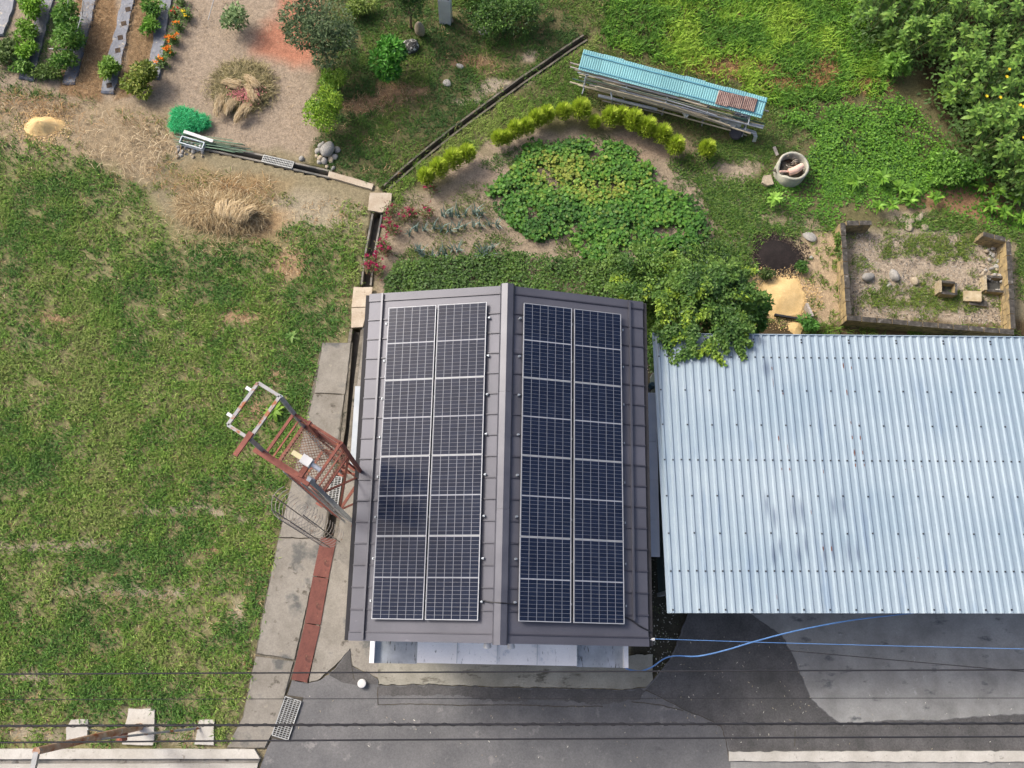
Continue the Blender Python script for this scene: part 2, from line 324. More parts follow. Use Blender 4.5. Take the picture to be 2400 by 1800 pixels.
# ------------------------------------------------------------------ ground plan (photo pixels of the survey)
ASPHALT = [(598, 1830), (622, 1765), (641, 1724), (684, 1594), (722, 1602), (745, 1596), (770, 1582), (800, 1547), (820, 1520), (824, 1562), (860, 1577), (885, 1590),
           (886, 1607), (1000, 1605), (1150, 1611), (1300, 1613), (1460, 1617), (1512, 1612), (1535, 1590), (1570, 1545), (1590, 1500), (1600, 1470), (1612, 1440), (1640, 1380), (3100, 1380), (3100, 1830)]
DARK_PATCH = [(1512, 1616), (1538, 1592), (1573, 1546), (1593, 1500), (1603, 1470), (1615, 1440), (1643, 1385), (1720, 1390), (1745, 1432), (1790, 1460), (1830, 1490), (1855, 1530), (1872, 1575), (1900, 1640),
              (1940, 1675), (1975, 1702), (2050, 1691), (2200, 1688), (2400, 1674), (3090, 1672), (3090, 1757), (1713, 1759), (1704, 1735), (1690, 1702), (1650, 1682), (1600, 1662), (1560, 1638)]
PALE_YARD = [(1857, 1530), (1832, 1490), (1792, 1460), (1747, 1432), (1722, 1390), (3090, 1388), (3090, 1670), (2400, 1672), (2200, 1686), (2050, 1689), (1976, 1700), (1942, 1674), (1902, 1639), (1874, 1574)]
TIP_PATCH = [(772, 1583), (801, 1549), (816, 1526), (822, 1524), (823, 1563), (859, 1579), (883, 1592), (884, 1603), (835, 1606), (800, 1598)]
SIDE_CONC = [(848, 768), (905, 768), (930, 1575), (886, 1588), (826, 1560), (822, 1518), (800, 1545), (745, 1594), (724, 1599), (764, 1400), (792, 1240), (814, 1100), (822, 1035)]
APRON = [(886, 1535), (1530, 1535), (1530, 1594), (1513, 1610), (1460, 1615), (1300, 1611), (1150, 1609), (1000, 1603), (887, 1605)]
SLABS = [[(757, 805), (822, 805), (808, 924), (737, 921)], [(736, 924), (807, 927), (786, 1076), (698, 1075)], [(697, 1078), (785, 1079), (757, 1261), (655, 1259)],
         [(654, 1262), (756, 1264), (724, 1400), (690, 1546), (603, 1530), (616, 1450)], [(600, 1538), (688, 1551), (666, 1632), (640, 1715), (621, 1752), (533, 1752), (570, 1680)]]
DRAIN1 = [(905, 440), (953, 396), (1011, 348), (1061, 308), (1134, 254), (1224, 188), (1279, 151), (1333, 113), (1372, 88)]
DRAIN2 = [(884, 503), (866, 600), (858, 668)]
DRAIN3 = [(836, 772), (822, 880), (806, 1030), (795, 1110), (775, 1240), (744, 1400), (702, 1598)]
DRAIN4 = [(455, 338), (501, 347), (616, 372), (690, 390), (775, 409)]
TANSLABS = [[(868, 455), (918, 456), (915, 495), (893, 501), (863, 495)], [(830, 675), (874, 676), (866, 722), (825, 722)], [(825, 724), (863, 724), (851, 768), (824, 770)]]
STRIP = [(772, 402), (876, 432), (872, 445), (768, 415)]
HOUSE_PX = [(880, 790), (1470, 800), (1475, 1540), (880, 1540)]
GARAGE_PX = [(1545, 850), (2700, 850), (2700, 1400), (1545, 1400)]
LAWN_SLABS = [[(166, 1684), (210, 1684), (208, 1740), (154, 1740), (154, 1706)], [(300, 1658), (367, 1658), (364, 1748), (284, 1748)], [(465, 1685), (506, 1684), (504, 1748), (454, 1746)]]
PAVED = LAWN_SLABS + [ASPHALT, SIDE_CONC, APRON, HOUSE_PX, GARAGE_PX, STRIP] + SLABS + TANSLABS
def W2(poly): return [tuple(at(*p)[:2]) for p in poly]
def chan_dist(X, Y, pl):
    P = np.array(W2(pl)); d = np.full(X.shape, 1e9)
    for a, b in zip(P[:-1], P[1:]):
        ab = b - a; t_ = np.clip(((X - a[0]) * ab[0] + (Y - a[1]) * ab[1]) / (ab @ ab), 0, 1); d = np.minimum(d, np.hypot(X - a[0] - t_ * ab[0], Y - a[1] - t_ * ab[1]))
    return d
DRAINS = [(DRAIN1, .07, .06), (DRAIN2, .10, .05), (DRAIN3, .11, .09), (DRAIN4, .07, .06)]

# ---- earth sheet
def axis(a, b, st):
    f = np.arange(a, b + 1e-6, st); o1 = b + np.cumsum(np.geomspace(.3, 90, 16)); o0 = a - np.cumsum(np.geomspace(.3, 90, 16))
    return np.concatenate([o0[::-1], f, o1])
gx = axis(-15.5, 17.5, .07); gy = axis(-4, 20.5, .07)
X, Y = np.meshgrid(gx, gy); PX, PY = topx(X, Y)
PXn = PX + 34 * (fbm(X, Y, 1.1, 3) - .5) * 2; PYn = PY + 34 * (fbm(X, Y, 1.1, 8) - .5) * 2
Cg = np.empty(X.shape + (3,)); Cg[:] = L((136, 126, 100))
def zone(poly, col, soft=14, amt=1.):
    f = sst(-soft, soft, poly_sd(poly, PXn, PYn)) * amt; Cg[:] = Cg * (1 - f[..., None]) + np.array(L(col)) * f[..., None]
def blob(cx, cy, rx, ry, col, soft=.5, amt=1.):
    r = np.hypot((PXn - cx) / rx, (PYn - cy) / ry); f = (1 - sst(1 - soft, 1 + soft, r)) * amt; Cg[:] = Cg * (1 - f[..., None]) + np.array(L(col)) * f[..., None]
zone([(-900, 240), (200, 330), (420, 540), (860, 480), (840, 800), (520, 1800), (-900, 1800)], (128, 124, 88))
zone([(-900, -900), (780, -900), (740, 360), (420, 330), (-900, 240)], (152, 137, 118))
zone([(-900, 205), (200, 215), (430, 260), (440, 330), (330, 430), (180, 360), (-900, 330)], (150, 134, 108), 26)
zone([(195, -60), (290, -60), (235, 230), (150, 210)], (138, 112, 82), 8); zone([(315, -60), (380, -60), (345, 200), (265, 230)], (142, 118, 88), 8)
zone([(640, -300), (770, -300), (765, 60), (745, 150), (690, 158), (625, 140), (590, 112), (650, 55)], (170, 118, 94), 24)
zone([(780, -900), (3000, -900), (3000, 560), (2000, 560), (1700, 420), (960, 440), (740, 400), (735, 200)], (100, 96, 66))
zone([(900, 470), (1010, 440), (1200, 340), (1330, 300), (1500, 330), (1640, 400), (1760, 440), (1750, 640), (1500, 720), (900, 700)], (146, 132, 112), 16)
blob(1110, 390, 75, 40, (160, 143, 124)); blob(1230, 330, 90, 25, (158, 142, 122)); blob(1500, 345, 130, 28, (150, 132, 112)); blob(1730, 395, 70, 30, (160, 146, 124))
blob(1690, 150, 140, 32, (122, 98, 70)); blob(1935, 165, 50, 55, (160, 122, 84)); blob(1860, 190, 90, 30, (140, 114, 80)); blob(2020, 195, 60, 22, (140, 108, 72))
blob(870, 240, 60, 20, (140, 114, 88)); blob(950, 215, 60, 24, (156, 126, 96)); blob(1180, 195, 60, 16, (160, 148, 128)); blob(1110, 225, 40, 14, (158, 148, 128)); blob(1235, 135, 20, 16, (160, 145, 125)); blob(1115, 145, 60, 18, (142, 116, 90))
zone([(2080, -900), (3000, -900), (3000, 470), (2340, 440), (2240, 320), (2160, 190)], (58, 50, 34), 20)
zone([(1985, 535), (2380, 555), (2375, 770), (1990, 745)], (160, 147, 128), 14)
zone([(1885, 560), (1975, 540), (1985, 750), (1890, 770)], (168, 148, 120), 20); blob(2140, 505, 60, 24, (170, 156, 132)); blob(2240, 470, 100, 40, (138, 112, 82))
blob(2290, 460, 90, 40, (140, 110, 82)); zone([(1540, 745), (2700, 770), (2700, 840), (1540, 840)], (92, 78, 56), 12)
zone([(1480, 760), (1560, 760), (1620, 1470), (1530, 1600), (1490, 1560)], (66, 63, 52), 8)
for cx, cy, rx, ry in ((680, 625, 40, 36), (560, 745, 70, 18), (140, 745, 60, 14), (490, 1300, 30, 14), (640, 880, 16, 30), (600, 970, 40, 30)): blob(cx, cy, rx, ry, (160, 134, 104), .6)
for cx, cy, rx, ry in ((120, 1275, 170, 14), (430, 1200, 160, 12), (330, 1395, 160, 12), (555, 1440, 16, 40), (80, 1580, 60, 16), (700, 500, 130, 40), (60, 1715, 90, 14), (420, 1720, 90, 26), (320, 1660, 60, 16)): blob(cx, cy, rx, ry, (156, 145, 122), .6)
blob(540, 430, 130, 30, (148, 128, 94), .6); blob(620, 520, 60, 40, (166, 140, 104), .6)
Zg = -.03 + .035 * (fbm(X, Y, .6, 21) - .5) + .09 * (fbm(X, Y, 4.0, 22) - .5)
pav = np.full(X.shape, -1e9)
for p in PAVED: pav = np.maximum(pav, poly_sd(p, PX, PY))
Zg = lerp(Zg, np.minimum(Zg, -.03) - .02, sst(-14, 0, pav))
for pl, s_, l_ in DRAINS:
    d = chan_dist(X, Y, pl); Zg = np.where(d < s_ + .035, -.5, Zg)
far = np.maximum(np.maximum(-15 - X, X - 17), np.maximum(-3.5 - Y, Y - 20)); Zg = np.where(far > 0, -.04, Zg)
ny, nx = X.shape; idx = np.arange(nx * ny).reshape(ny, nx)
Fq = np.stack([idx[:-1, :-1], idx[:-1, 1:], idx[1:, 1:], idx[1:, :-1]], -1).reshape(-1, 4)
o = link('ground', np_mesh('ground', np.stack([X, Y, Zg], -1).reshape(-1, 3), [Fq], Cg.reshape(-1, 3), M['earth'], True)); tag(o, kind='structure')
def gz(x, y):
    """height of the earth sheet"""
    i = np.clip(np.searchsorted(gx, x), 1, nx - 1); j = np.clip(np.searchsorted(gy, y), 1, ny - 1); return np.maximum(Zg[j, i], -.08)

# ---- paving sheets
def wobble(poly, amp, step=6):
    out = []; P = np.array(poly, float)
    for a, b in zip(P, np.roll(P, -1, 0)):
        n = max(1, int(np.hypot(*(b - a)) / step))
        for k in range(n):
            q = a + (b - a) * k / n; out.append((q[0] + amp * (vnoise(q[0], q[1], 14, 5) + .6 * vnoise(q[0], q[1], 5, 6) - .8), q[1] + amp * (vnoise(q[0], q[1], 14, 7) + .6 * vnoise(q[0], q[1], 5, 9) - .8)))
    return out
def pave(name, poly, z0, z1, mat, amp=3, kind='structure', step=6):
    o = MB().prism(W2(wobble(poly, amp, step) if amp else poly), z0, z1).build(name, mat); return tag(o, kind=kind)
pave('asphalt_road', ASPHALT, -.1, .0, M['asphalt'], 3)
pave('dark_asphalt_patch', DARK_PATCH, -.05, .004, M['asphalt_dark'], 4)
pave('concrete_yard', PALE_YARD, -.05, .008, M['old_concrete'], 4)
pave('dark_asphalt_patch', TIP_PATCH, -.05, .005, M['asphalt_dark'], 2)
pave('side_pavement', SIDE_CONC, -.1, .012, M['concrete'], 2)
pave('front_apron', APRON, -.1, .02, M['apron'], 4)
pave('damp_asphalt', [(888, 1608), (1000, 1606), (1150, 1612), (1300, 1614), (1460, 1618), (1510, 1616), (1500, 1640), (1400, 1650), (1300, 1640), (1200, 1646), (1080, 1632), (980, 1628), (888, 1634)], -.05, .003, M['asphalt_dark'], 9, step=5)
def crack(pts, wd, parent):
    P = np.array([at(*p_)[:2] for p_ in wobble(pts + pts[-2:0:-1], 2.2, 7)[:]]); n_ = len(P) // 2; P = P[:n_]; T = np.gradient(P, axis=0); T /= np.linalg.norm(T, axis=1)[:, None] + 1e-9; Q = np.stack([-T[:, 1], T[:, 0]], 1) * wd / 2
    V = [(*(a - q * random.uniform(.5, 1.2)), .0052) for a, q in zip(P, Q)] + [(*(a + q), .0052) for a, q in zip(P, Q)]; MB().add(V, [(i, i + 1, n_ + i + 1, n_ + i) for i in range(n_ - 1)]).build('crack', M['mud'], parent)
road = bpy.data.objects['asphalt_road']
for pts in ([(886, 1611), (886, 1652), (960, 1650), (1080, 1653), (1200, 1652), (1320, 1656), (1420, 1655)], [(1512, 1617), (1560, 1640), (1600, 1662), (1650, 1682), (1690, 1702), (1702, 1735), (1710, 1790)], [(824, 1524), (824, 1564), (832, 1600)], [(1862, 1750), (1864, 1705)], [(1480, 1645), (1550, 1652), (1610, 1668)]): crack(pts, .022, road)
r = MB()
crack_ = [(886, 1560), (887, 1610), (886, 1652), (960, 1650), (1080, 1653), (1200, 1652), (1320, 1656), (1420, 1655)]
path = pave('footpath', [(p[0], p[1]) for p in [(754, 803), (826, 803), (810, 1000), (785, 1150), (728, 1400), (692, 1560), (624, 1754), (530, 1755), (568, 1680), (598, 1535), (612, 1450), (652, 1260), (700, 1060)]], -.12, -.004, M['concrete_moss'], 0)
for q in SLABS:
    MB().prism(W2(wobble(q, 2.0, 10)), -.06, .03 + random.uniform(-.004, .004)).build('slab', M['concrete'], path)
kerb_l = pave('kerb', [(-700, 1753), (598, 1755), (611, 1777), (-700, 1779)], -.1, .1, M['concrete_pale'], 1, step=20)
pave('gutter_strip', [(-700, 1779.5), (611, 1777.5), (606, 1788), (-700, 1790)], -.1, .015, M['concrete'], 1, step=20)
pave('road_edge', [(-700, 1790.5), (605, 1788.5), (597, 1830), (-700, 1830)], -.1, .02, M['concrete_pale'], 1, step=20)
pave('kerb', [(1708, 1761), (3090, 1759), (3090, 1786), (1708, 1784)], -.1, .06, M['concrete_pale'], 3, step=12)
pave('roadside_strip', [(1712, 1785), (3090, 1787), (3090, 1830), (1712, 1830)], -.1, .012, M['old_concrete'], 1, step=20)
for q, nm in (([(170, 1686), (207, 1686), (206, 1730), (197, 1738), (157, 1738), (157, 1708)], 'pale concrete slab with cut corners nearest the leftmost kerb end'),
              ([(303, 1661), (364, 1661), (361, 1746), (287, 1745)], 'largest pale concrete slab, at the foot of the rusty pole'),
              ([(468, 1687), (503, 1686), (501, 1746), (457, 1744)], 'small pale concrete slab between the rusty pole and the footpath')):
    tag(MB().prism(W2(wobble(q, 2, 9)), -.08, .05).build('concrete_slab', M['concrete_pale']), nm, 'slab', 'slabs set in the grass behind the kerb')
for q, nm in zip(TANSLABS, ('tan concrete slab bridging the drain where the channels meet', 'tan concrete slab over the drain beside the house roof corner, upper of two', 'tan concrete slab over the drain beside the house eave, lower of two')):
    tag(MB().prism(W2(wobble(q, 1.5, 9)), .021, .09).build('drain_slab', M['concrete_tan']), nm, 'slab', 'slabs over the drain')
tag(MB().prism(W2(wobble(STRIP, 1.5, 9)), -.1, .03).build('concrete_edging', M['concrete_tan']), 'short concrete edging strip leading to the drain junction', 'edging')

# ---- drain channels
def channel(pl, s, l, label, mat, z1=.02):
    P = np.array(W2(pl)); 
    T = np.gradient(P, axis=0); T /= np.linalg.norm(T, axis=1)[:, None]; Nn = np.stack([-T[:, 1], T[:, 0]], 1)
    prof = [(-s - l, -.34), (-s - l, z1), (-s, z1), (-s, -.24), (s, -.24), (s, z1), (s + l, z1), (s + l, -.34)]
    V = [(p[0] + n_[0] * a, p[1] + n_[1] * a, b) for p, n_ in zip(P, Nn) for a, b in prof]; k = len(prof); F = []
    for i in range(len(P) - 1):
        for j in range(k): F.append((i * k + j, (i + 1) * k + j, (i + 1) * k + (j + 1) % k, i * k + (j + 1) % k))
    F += [tuple(range(k)), tuple(len(P) * k - 1 - j for j in range(k))]
    o = MB().add(V, F).build('drain_channel', mat); tag(o, label, 'drain')
    V = [(p[0] + n_[0] * a, p[1] + n_[1] * a, -.225) for p, n_ in zip(P, Nn) for a in (-s + .004, s - .004)]
    MB().add(V, [(2 * i, 2 * i + 1, 2 * i + 3, 2 * i + 2) for i in range(len(P) - 1)]).build('channel_bed', M['mud'], o)
    return o
channel(DRAIN1, .07, .05, 'long mossy drain channel running diagonally up to the turquoise rack', M['concrete_moss'])
channel(DRAIN2, .10, .05, 'short straight drain channel beside the red cockscomb flowers', M['concrete'])
channel(DRAIN3, .11, .08, 'concrete drain channel running along the left side of the house', M['concrete_moss'])
channel(DRAIN4, .07, .05, 'narrow drain channel from the white planter to the stone heap', M['concrete'])
# rusty cover plates on the house drain, gratings
for i, (a, b_, lb) in enumerate((((771, 1262), (752, 1352), 'pale-worn rusty cover plate on the drain, nearest the steel tower'), ((752, 1354), (733, 1462), 'middle rusty cover plate on the house drain'), ((733, 1464), (702, 1596), 'darkest rusty cover plate on the drain, nearest the road'))):
    p, q = at(*a), at(*b_); d = (q - p) / np.linalg.norm(q - p); nn = np.array([-d[1], d[0], 0]); hw = .195
    tag(MB().prism([tuple((p + nn * hw)[:2]), tuple((p - nn * hw)[:2]), tuple((q - nn * hw)[:2]), tuple((q + nn * hw)[:2])], .021, .034).build('cover_plate', M['rust_plate']), lb, 'cover plate', 'rusty plates over the drain')
def grating(a, b_, wd, label, nrow, z=.035):
    p, q = at(*a), at(*b_); ln = np.linalg.norm(q - p); d = (q - p) / ln; nn = np.array([-d[1], d[0], 0]); t_ = thing('drain_grating', (p + q) / 2 + [0, 0, z], label, 'grating')
    f = MB(); zz = np.array([0, 0, z])
    for s_ in (-1, 1): f.bar(p + nn * s_ * wd / 2 + zz, q + nn * s_ * wd / 2 + zz, .022, .04)
    for e in (p, q): f.bar(e - nn * wd / 2 + zz, e + nn * wd / 2 + zz, .022, .038)
    f.build('frame', M['grating'], t_)
    for k in range(1, nrow): 
        f = MB(); off = nn * (k / nrow - .5) * wd; f.bar(p + off + zz, q + off + zz, .014, .034); f.build('bar', M['grating'], t_)
    n = int(ln / .045)
    for k in range(1, n):
        e = p + d * ln * k / n; MB().bar(e - nn * wd / 2 + zz, e + nn * wd / 2 + zz, .012, .03).build('crossbar', M['grating'], t_)
    return t_
pave('grate_shade', [(664, 1628), (711, 1634), (678, 1738), (635, 1730)], -.04, .011, M['mud'], 0)  # flat dark sheet, stands in for the shade beneath the grating bars
grating((688, 1638), (657, 1728), .40, 'large steel drain grating beside the road edge', 5)
grating((790, 1118), (778, 1196), .26, 'small steel grating on the house drain under the tower', 3, .045)
grating((617, 373), (687, 389), .20, 'long narrow steel grating on the garden drain', 3, .04)

# ------------------------------------------------------------------ house with solar roof
HO = np.array([.434, 3.926, 0]); HR = math.radians(-1.1)
house = thing('house', HO, 'house with dark grey metal gable roof carrying the solar panels', 'house', rotz=HR)
HW, HL, EAVE, RIDGE = 3.16, 3.86, 3.45, 4.25
SL = math.atan2(RIDGE - EAVE, HW); CS, SN = math.cos(SL), math.sin(SL); SLEN = HW / CS
def hl(m, name, mat, parent=house, smooth=False): return m.build(name, mat, parent, local=True, smooth=smooth)
m = MB()
WX, WY = 2.78, 3.5
m.box((0, 0, 1.55), (2 * WX, 2 * WY, 3.1))
m.add([(-WX, -WY, 3.1), (WX, -WY, 3.1), (0, -WY, 4.05), (-WX, WY, 3.1), (WX, WY, 3.1), (0, WY, 4.05)], [(0, 1, 2), (5, 4, 3), (1, 4, 5, 2), (0, 2, 5, 3)])
hl(m, 'wall', M['house_wall'])
# roof deck, one sloping board each side, then the seamed sheets on it
roof = None
def slope_pt(s, d, v, z=0):          # s side, d distance from the ridge measured down the slope, z above the sheet
    return (s * (d * CS + z * SN), v, RIDGE - d * SN + z * CS)
def slab_on(m, s, d0, d1, v0, v1, z0, z1):
    V = [slope_pt(s, d, v, z) for z in (z0, z1) for d, v in ((d0, v0), (d1, v0), (d1, v1), (d0, v1))]
    F = [(3, 2, 1, 0), (4, 5, 6, 7), (0, 1, 5, 4), (1, 2, 6, 5), (2, 3, 7, 6), (3, 0, 4, 7)]
    return m.add(V, F if s > 0 else [f[::-1] for f in F])
m = MB(); slab_on(m, 1, .0, SLEN - .01, -HL + .01, HL - .01, -.12, -.018); slab_on(m, -1, .0, SLEN - .01, -HL + .01, HL - .01, -.12, -.018)
roof = hl(m, 'roof', M['house_trim'])
PIT = .4607
for s in (-1, 1):
    for k in range(16):
        v0 = -3.686 + k * PIT; m = MB(); slab_on(m, s, .06, SLEN, v0 + .004, v0 + PIT - .004, -.016, random.uniform(-.001, .002)); hl(m, 'roof_sheet', M['house_roof'], roof)
    for k in range(17):
        v = -3.686 + k * PIT; m = MB(); slab_on(m, s, .06, SLEN + .004, v - .014, v + .014, -.01, .028); hl(m, 'standing_seam', M['seam'], roof)
    for e in (-1, 1):
        m = MB(); a, b_ = sorted((e * 3.702, e * 3.87)); slab_on(m, s, .0, SLEN + .012, a, b_, -.15, .012); hl(m, 'verge_trim', M['house_roof'], roof)
    m = MB(); x = s * (HW + .055); m.box((x, 0, EAVE - .10), (.09, 7.72, .09)); hl(m, 'gutter', M['black_trim'], roof)
    m = MB(); d = (2.845 if s < 0 else 2.825) / CS; v0 = -3.83 if s < 0 else -3.34
    slab_on(m, s, d - .022, d + .022, v0, 3.85, .036, .075); hl(m, 'snow_guard', M['house_trim'], roof)
m = MB()
for v0, v1 in ((-3.9, -1.15), (-1.146, 1.4), (1.404, 3.9)):
    for s in (-1, 1): pass
    V = []
    for v in (v0, v1): V += [(-.16, v, RIDGE + .0), (-.13, v, RIDGE + .045), (0, v, RIDGE + .085), (.13, v, RIDGE + .045), (.16, v, RIDGE + .0), (0, v, RIDGE - .02)]
    c = MB().add(V, [(0, 1, 7, 6), (1, 2, 8, 7), (2, 3, 9, 8), (3, 4, 10, 9), (4, 5, 11, 10), (5, 0, 6, 11), (5, 4, 3, 2, 1, 0), (6, 7, 8, 9, 10, 11)]); hl(c, 'ridge_cap', M['house_trim'], roof)
# front canopy in four sheets between two dirty end boxes, side canopies
for i in range(4):
    x0 = -1.775 + i * .876; x1 = x0 + .872; m = MB()
    V = [(x0, -3.45, 2.62), (x1, -3.45, 2.62), (x1, -4.31, 2.5), (x0, -4.31, 2.5)]; V = V + [(a, b_, c - .06) for a, b_, c in V]
    m.add(V, [(3, 2, 1, 0), (4, 5, 6, 7), (0, 1, 5, 4), (1, 2, 6, 5), (2, 3, 7, 6), (3, 0, 4, 7)]); hl(m, 'canopy_sheet', M['canopy'])
    hl(MB().box((x1 + .002, -3.9, 2.58), (.014, .8, .02), 0), 'canopy_joint', M['canopy_pale'])
for x0, x1, out in ((-2.76, -1.785, -1), (1.74, 2.81, 1)):
    m = MB(); m.box(((x0 + x1) / 2, -3.95, 2.36), (x1 - x0, .76, .06)); c = hl(m, 'canopy_end', M['canopy_dirty'])
    m = MB(); xo = x0 if out < 0 else x1; m.box((xo, -3.95, 2.47), (.1, .76, .16)); m.box(((x0 + x1) / 2, -3.54, 2.62), (x1 - x0 + .1, .08, .46)); hl(m, 'canopy_rim', M['canopy'])
m = MB(); m.box((-3.36, .955, 2.38), (.32, 1.97, .05)); hl(m, 'side_canopy', M['canopy_pale'])
for v0, v1 in ((-1.89, -1.05), (-1.046, -.11), (-.106, .79), (.794, 1.97)):
    m = MB(); m.box((3.455, (v0 + v1) / 2, 2.38), (.35, v1 - v0, .05)); hl(m, 'side_canopy', M['canopy_blue'])
m = MB()
for s, y0, y1 in ((-1, -.03, 1.94), (1, -1.89, 1.97)):
    for k in range(4): y = lerp(y0 + .1, y1 - .1, k / 3); hl(MB().bar((s * WX, y, 2.1), (s * 3.5, y, 2.34), .03), 'bracket', M['alu'])
# windows, doors and shutter below the eaves
def window(c, d, axis_):
    f = hl(MB().box(c, d), 'window', M['alu']); g = np.array(d) * [.9, .9, .9]; g[axis_] = d[axis_] + .012
    hl(MB().box(c, g), 'pane', M['window'], f)
window((-WX, 1.0, 1.55), (.08, 1.7, 1.0), 0); window((WX, .1, 1.55), (.08, 1.7, 1.0), 0); window((-WX, -2, 1.6), (.08, .9, .7), 0)
m = MB()
for k in range(14): m.box((0, -WY - .02, .1 + k * .165), (3.4, .04, .155))
hl(m, 'shutter', M['canopy_pale']); hl(MB().box((-2.25, -WY - .02, 1.0), (.8, .05, 2.0)), 'door', M['alu'])
for u in (-.25, .24): 
    p = np.array([u, -3.85, 3.93]); hl(MB().tube([p + [0, .14, .04], p, p + [0, -.09, -.05]], [.03, .06, .085], 12), 'floodlight', M['white'])
for y, z in ((3.55, 2.6), (.95, 2.0), (-3.3, 2.6)): hl(MB().tube([(-WX, y, z), (-3.27, y, z - .05), (-3.30, y, z - .3)], .05, 10), 'downpipe', M['black_trim'])
# panel clamps and cable on the roof
UCOL = [(-2.664, -1.562), (-1.524, -.432), (.336, 1.446), (1.486, 2.598)]
for k in range(8):
    v = -3.07 + k * .88 + .02
    for u in (-.375, .278, -2.72, 2.655, -1.543, 1.466):
        s = 1 if u > 0 else -1; m = MB(); d = abs(u) / CS; slab_on(m, s, d - .018, d + .018, v - .022, v + .022, .0, .07 if abs(u) < .5 else .05); slab_on(m, s, d - .008, d + .03 * (1 if abs(u) < 1 else -.5), v - .01, v + .01, .0, .085); hl(m, 'clamp', M['galv'], roof)
def on_roof(u, v, z): s = 1 if u > 0 else -1; return slope_pt(s, abs(u) / CS, v, z)
hl(MB().tube([on_roof(-.45, -3.02, .06), on_roof(-.3, -3.04, .03), on_roof(-.17, -3.06, .06), (0, -3.07, RIDGE + .1), on_roof(.17, -3.08, .06), on_roof(.3, -3.08, .03)], .014, 6), 'cable', M['wire'], roof)
hl(MB().tube([on_roof(2.6, -3.27, .05), on_roof(2.75, -3.32, .03), on_roof(2.95, -3.45, .03), (3.2, -3.56, EAVE), (3.24, -3.56, 3.2), (WX + .02, -3.4, 3.05), (WX + .02, -3.4, 2.0)], .016, 6), 'cable', M['wire'], roof)
hl(MB().tube([(3.13, -3.76, 3.36), (3.25, -3.72, 3.36), (3.31, -3.72, 3.36)], [.02, .045, .03], 8), 'insulator', M['white'], roof)

# ---- solar panels (one prototype, copied)
PWD, PLN = 1.128, 1.716
def make_panel():
    o = thing('solar_panel', (0, 0, 0), 'x', 'solar panel', 'solar panels on the house roof')
    m = MB(); z = -.016; fw = .010
    for s in (-1, 1): m.box((s * (PWD / 2 - fw / 2), 0, z), (fw, PLN, .036)); m.box((0, s * (PLN / 2 - fw / 2), z), (PWD - 2 * fw, fw, .036))
    m.build('frame', M['pv_frame'], o, True)
    MB().box((0, 0, -.012), (PWD - 2 * fw, PLN - 2 * fw, .012)).build('backsheet', M['pv_back'], o, True)
    for s in (-1, 1): MB().box((s * .36, 0, -.072), (.04, PLN - .1, .075)).build('mounting_rail', M['steel_dark'], o, True)
    cw_, ch = (PWD - 2 * fw - .012) / 6, (PLN - 2 * fw - .034) / 20
    me = rmesh('cell', [(x * (cw_ / 2 - .0055), y * (ch / 2 - .0028), z_) for z_ in (-.0055, -.0025) for x, y in ((-1, -1), (1, -1), (1, 1), (-1, 1))],
               [(3, 2, 1, 0), (4, 5, 6, 7), (0, 1, 5, 4), (1, 2, 6, 5), (2, 3, 7, 6), (3, 0, 4, 7)], M['pv_cell'])
    for j in range(20):
        for i in range(6): link('cell', me, o, ((i - 2.5) * cw_, (j - 9.5) * ch + (.011 if j > 9 else -.011), 0))
    return o
proto = make_panel(); first = True
rows = ('topmost', 'second from the top', 'third from the top', 'bottom')
cols = ('in the column nearest the left eave', 'in the column left of the ridge', 'in the column right of the ridge', 'in the column nearest the right eave')
HM = Matrix.Translation(Vector(HO)) @ Matrix.Rotation(HR, 4, 'Z')
for ci, (u0, u1) in enumerate(UCOL):
    for ri in range(4):
        o = proto if first else copy_tree(proto); first = False
        s = 1 if u0 > 0 else -1; d = abs(u0 + u1) / 2 / CS; v = 3.467 - .862 - ri * 1.7245
        o.matrix_world = HM @ Matrix.Translation(slope_pt(s, d, v, .115)) @ Matrix.Rotation(s * SL, 4, 'Y')
        tag(o, 'dark solar panel, ' + rows[ri] + ' ' + cols[ci])

# ------------------------------------------------------------------ garage with ribbed roof
GX, GT, GB, ZT, ZB = 3.985, 7.16, .694, 2.8, 3.22
gar = thing('garage', (9, 4, 0), 'long open garage with pale blue ribbed metal roof', 'garage')
gzr = lambda y: lerp(ZB, ZT, (y - GB) / (GT - GB))
prof = [(0, 0), (.070, 0), (.098, .034), (.146, .034), (.172, 0)]; RP = .1903
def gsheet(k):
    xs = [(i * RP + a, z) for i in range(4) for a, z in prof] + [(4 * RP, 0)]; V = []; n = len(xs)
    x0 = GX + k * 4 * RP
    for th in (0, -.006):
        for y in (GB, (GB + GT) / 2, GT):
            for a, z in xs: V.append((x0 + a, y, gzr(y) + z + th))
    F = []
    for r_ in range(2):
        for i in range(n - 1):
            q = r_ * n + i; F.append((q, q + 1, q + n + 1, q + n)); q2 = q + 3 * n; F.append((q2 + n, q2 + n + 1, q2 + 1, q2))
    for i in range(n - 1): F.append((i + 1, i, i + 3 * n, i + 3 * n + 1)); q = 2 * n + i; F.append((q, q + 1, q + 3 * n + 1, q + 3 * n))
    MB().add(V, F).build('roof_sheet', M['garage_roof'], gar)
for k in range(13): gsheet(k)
m = MB()
def screw(i, y):
    x = GX + i * RP + .123; m.box((x, y, gzr(y) + .040), (.034, .034, .016))
ysc = [at(1480 + 1000 / 2.404, 760 + yy / 2.404, gzr(lerp(GT, GB, yy / 1610)))[1] for yy in (190, 378, 572, 769, 970, 1180, 1392, 1609)]
for r_, y in enumerate(ysc):
    for i in range(52):
        if r_ in (0, 3, 6) or (i % 3 == 0): screw(i, y + random.uniform(-.006, .006))
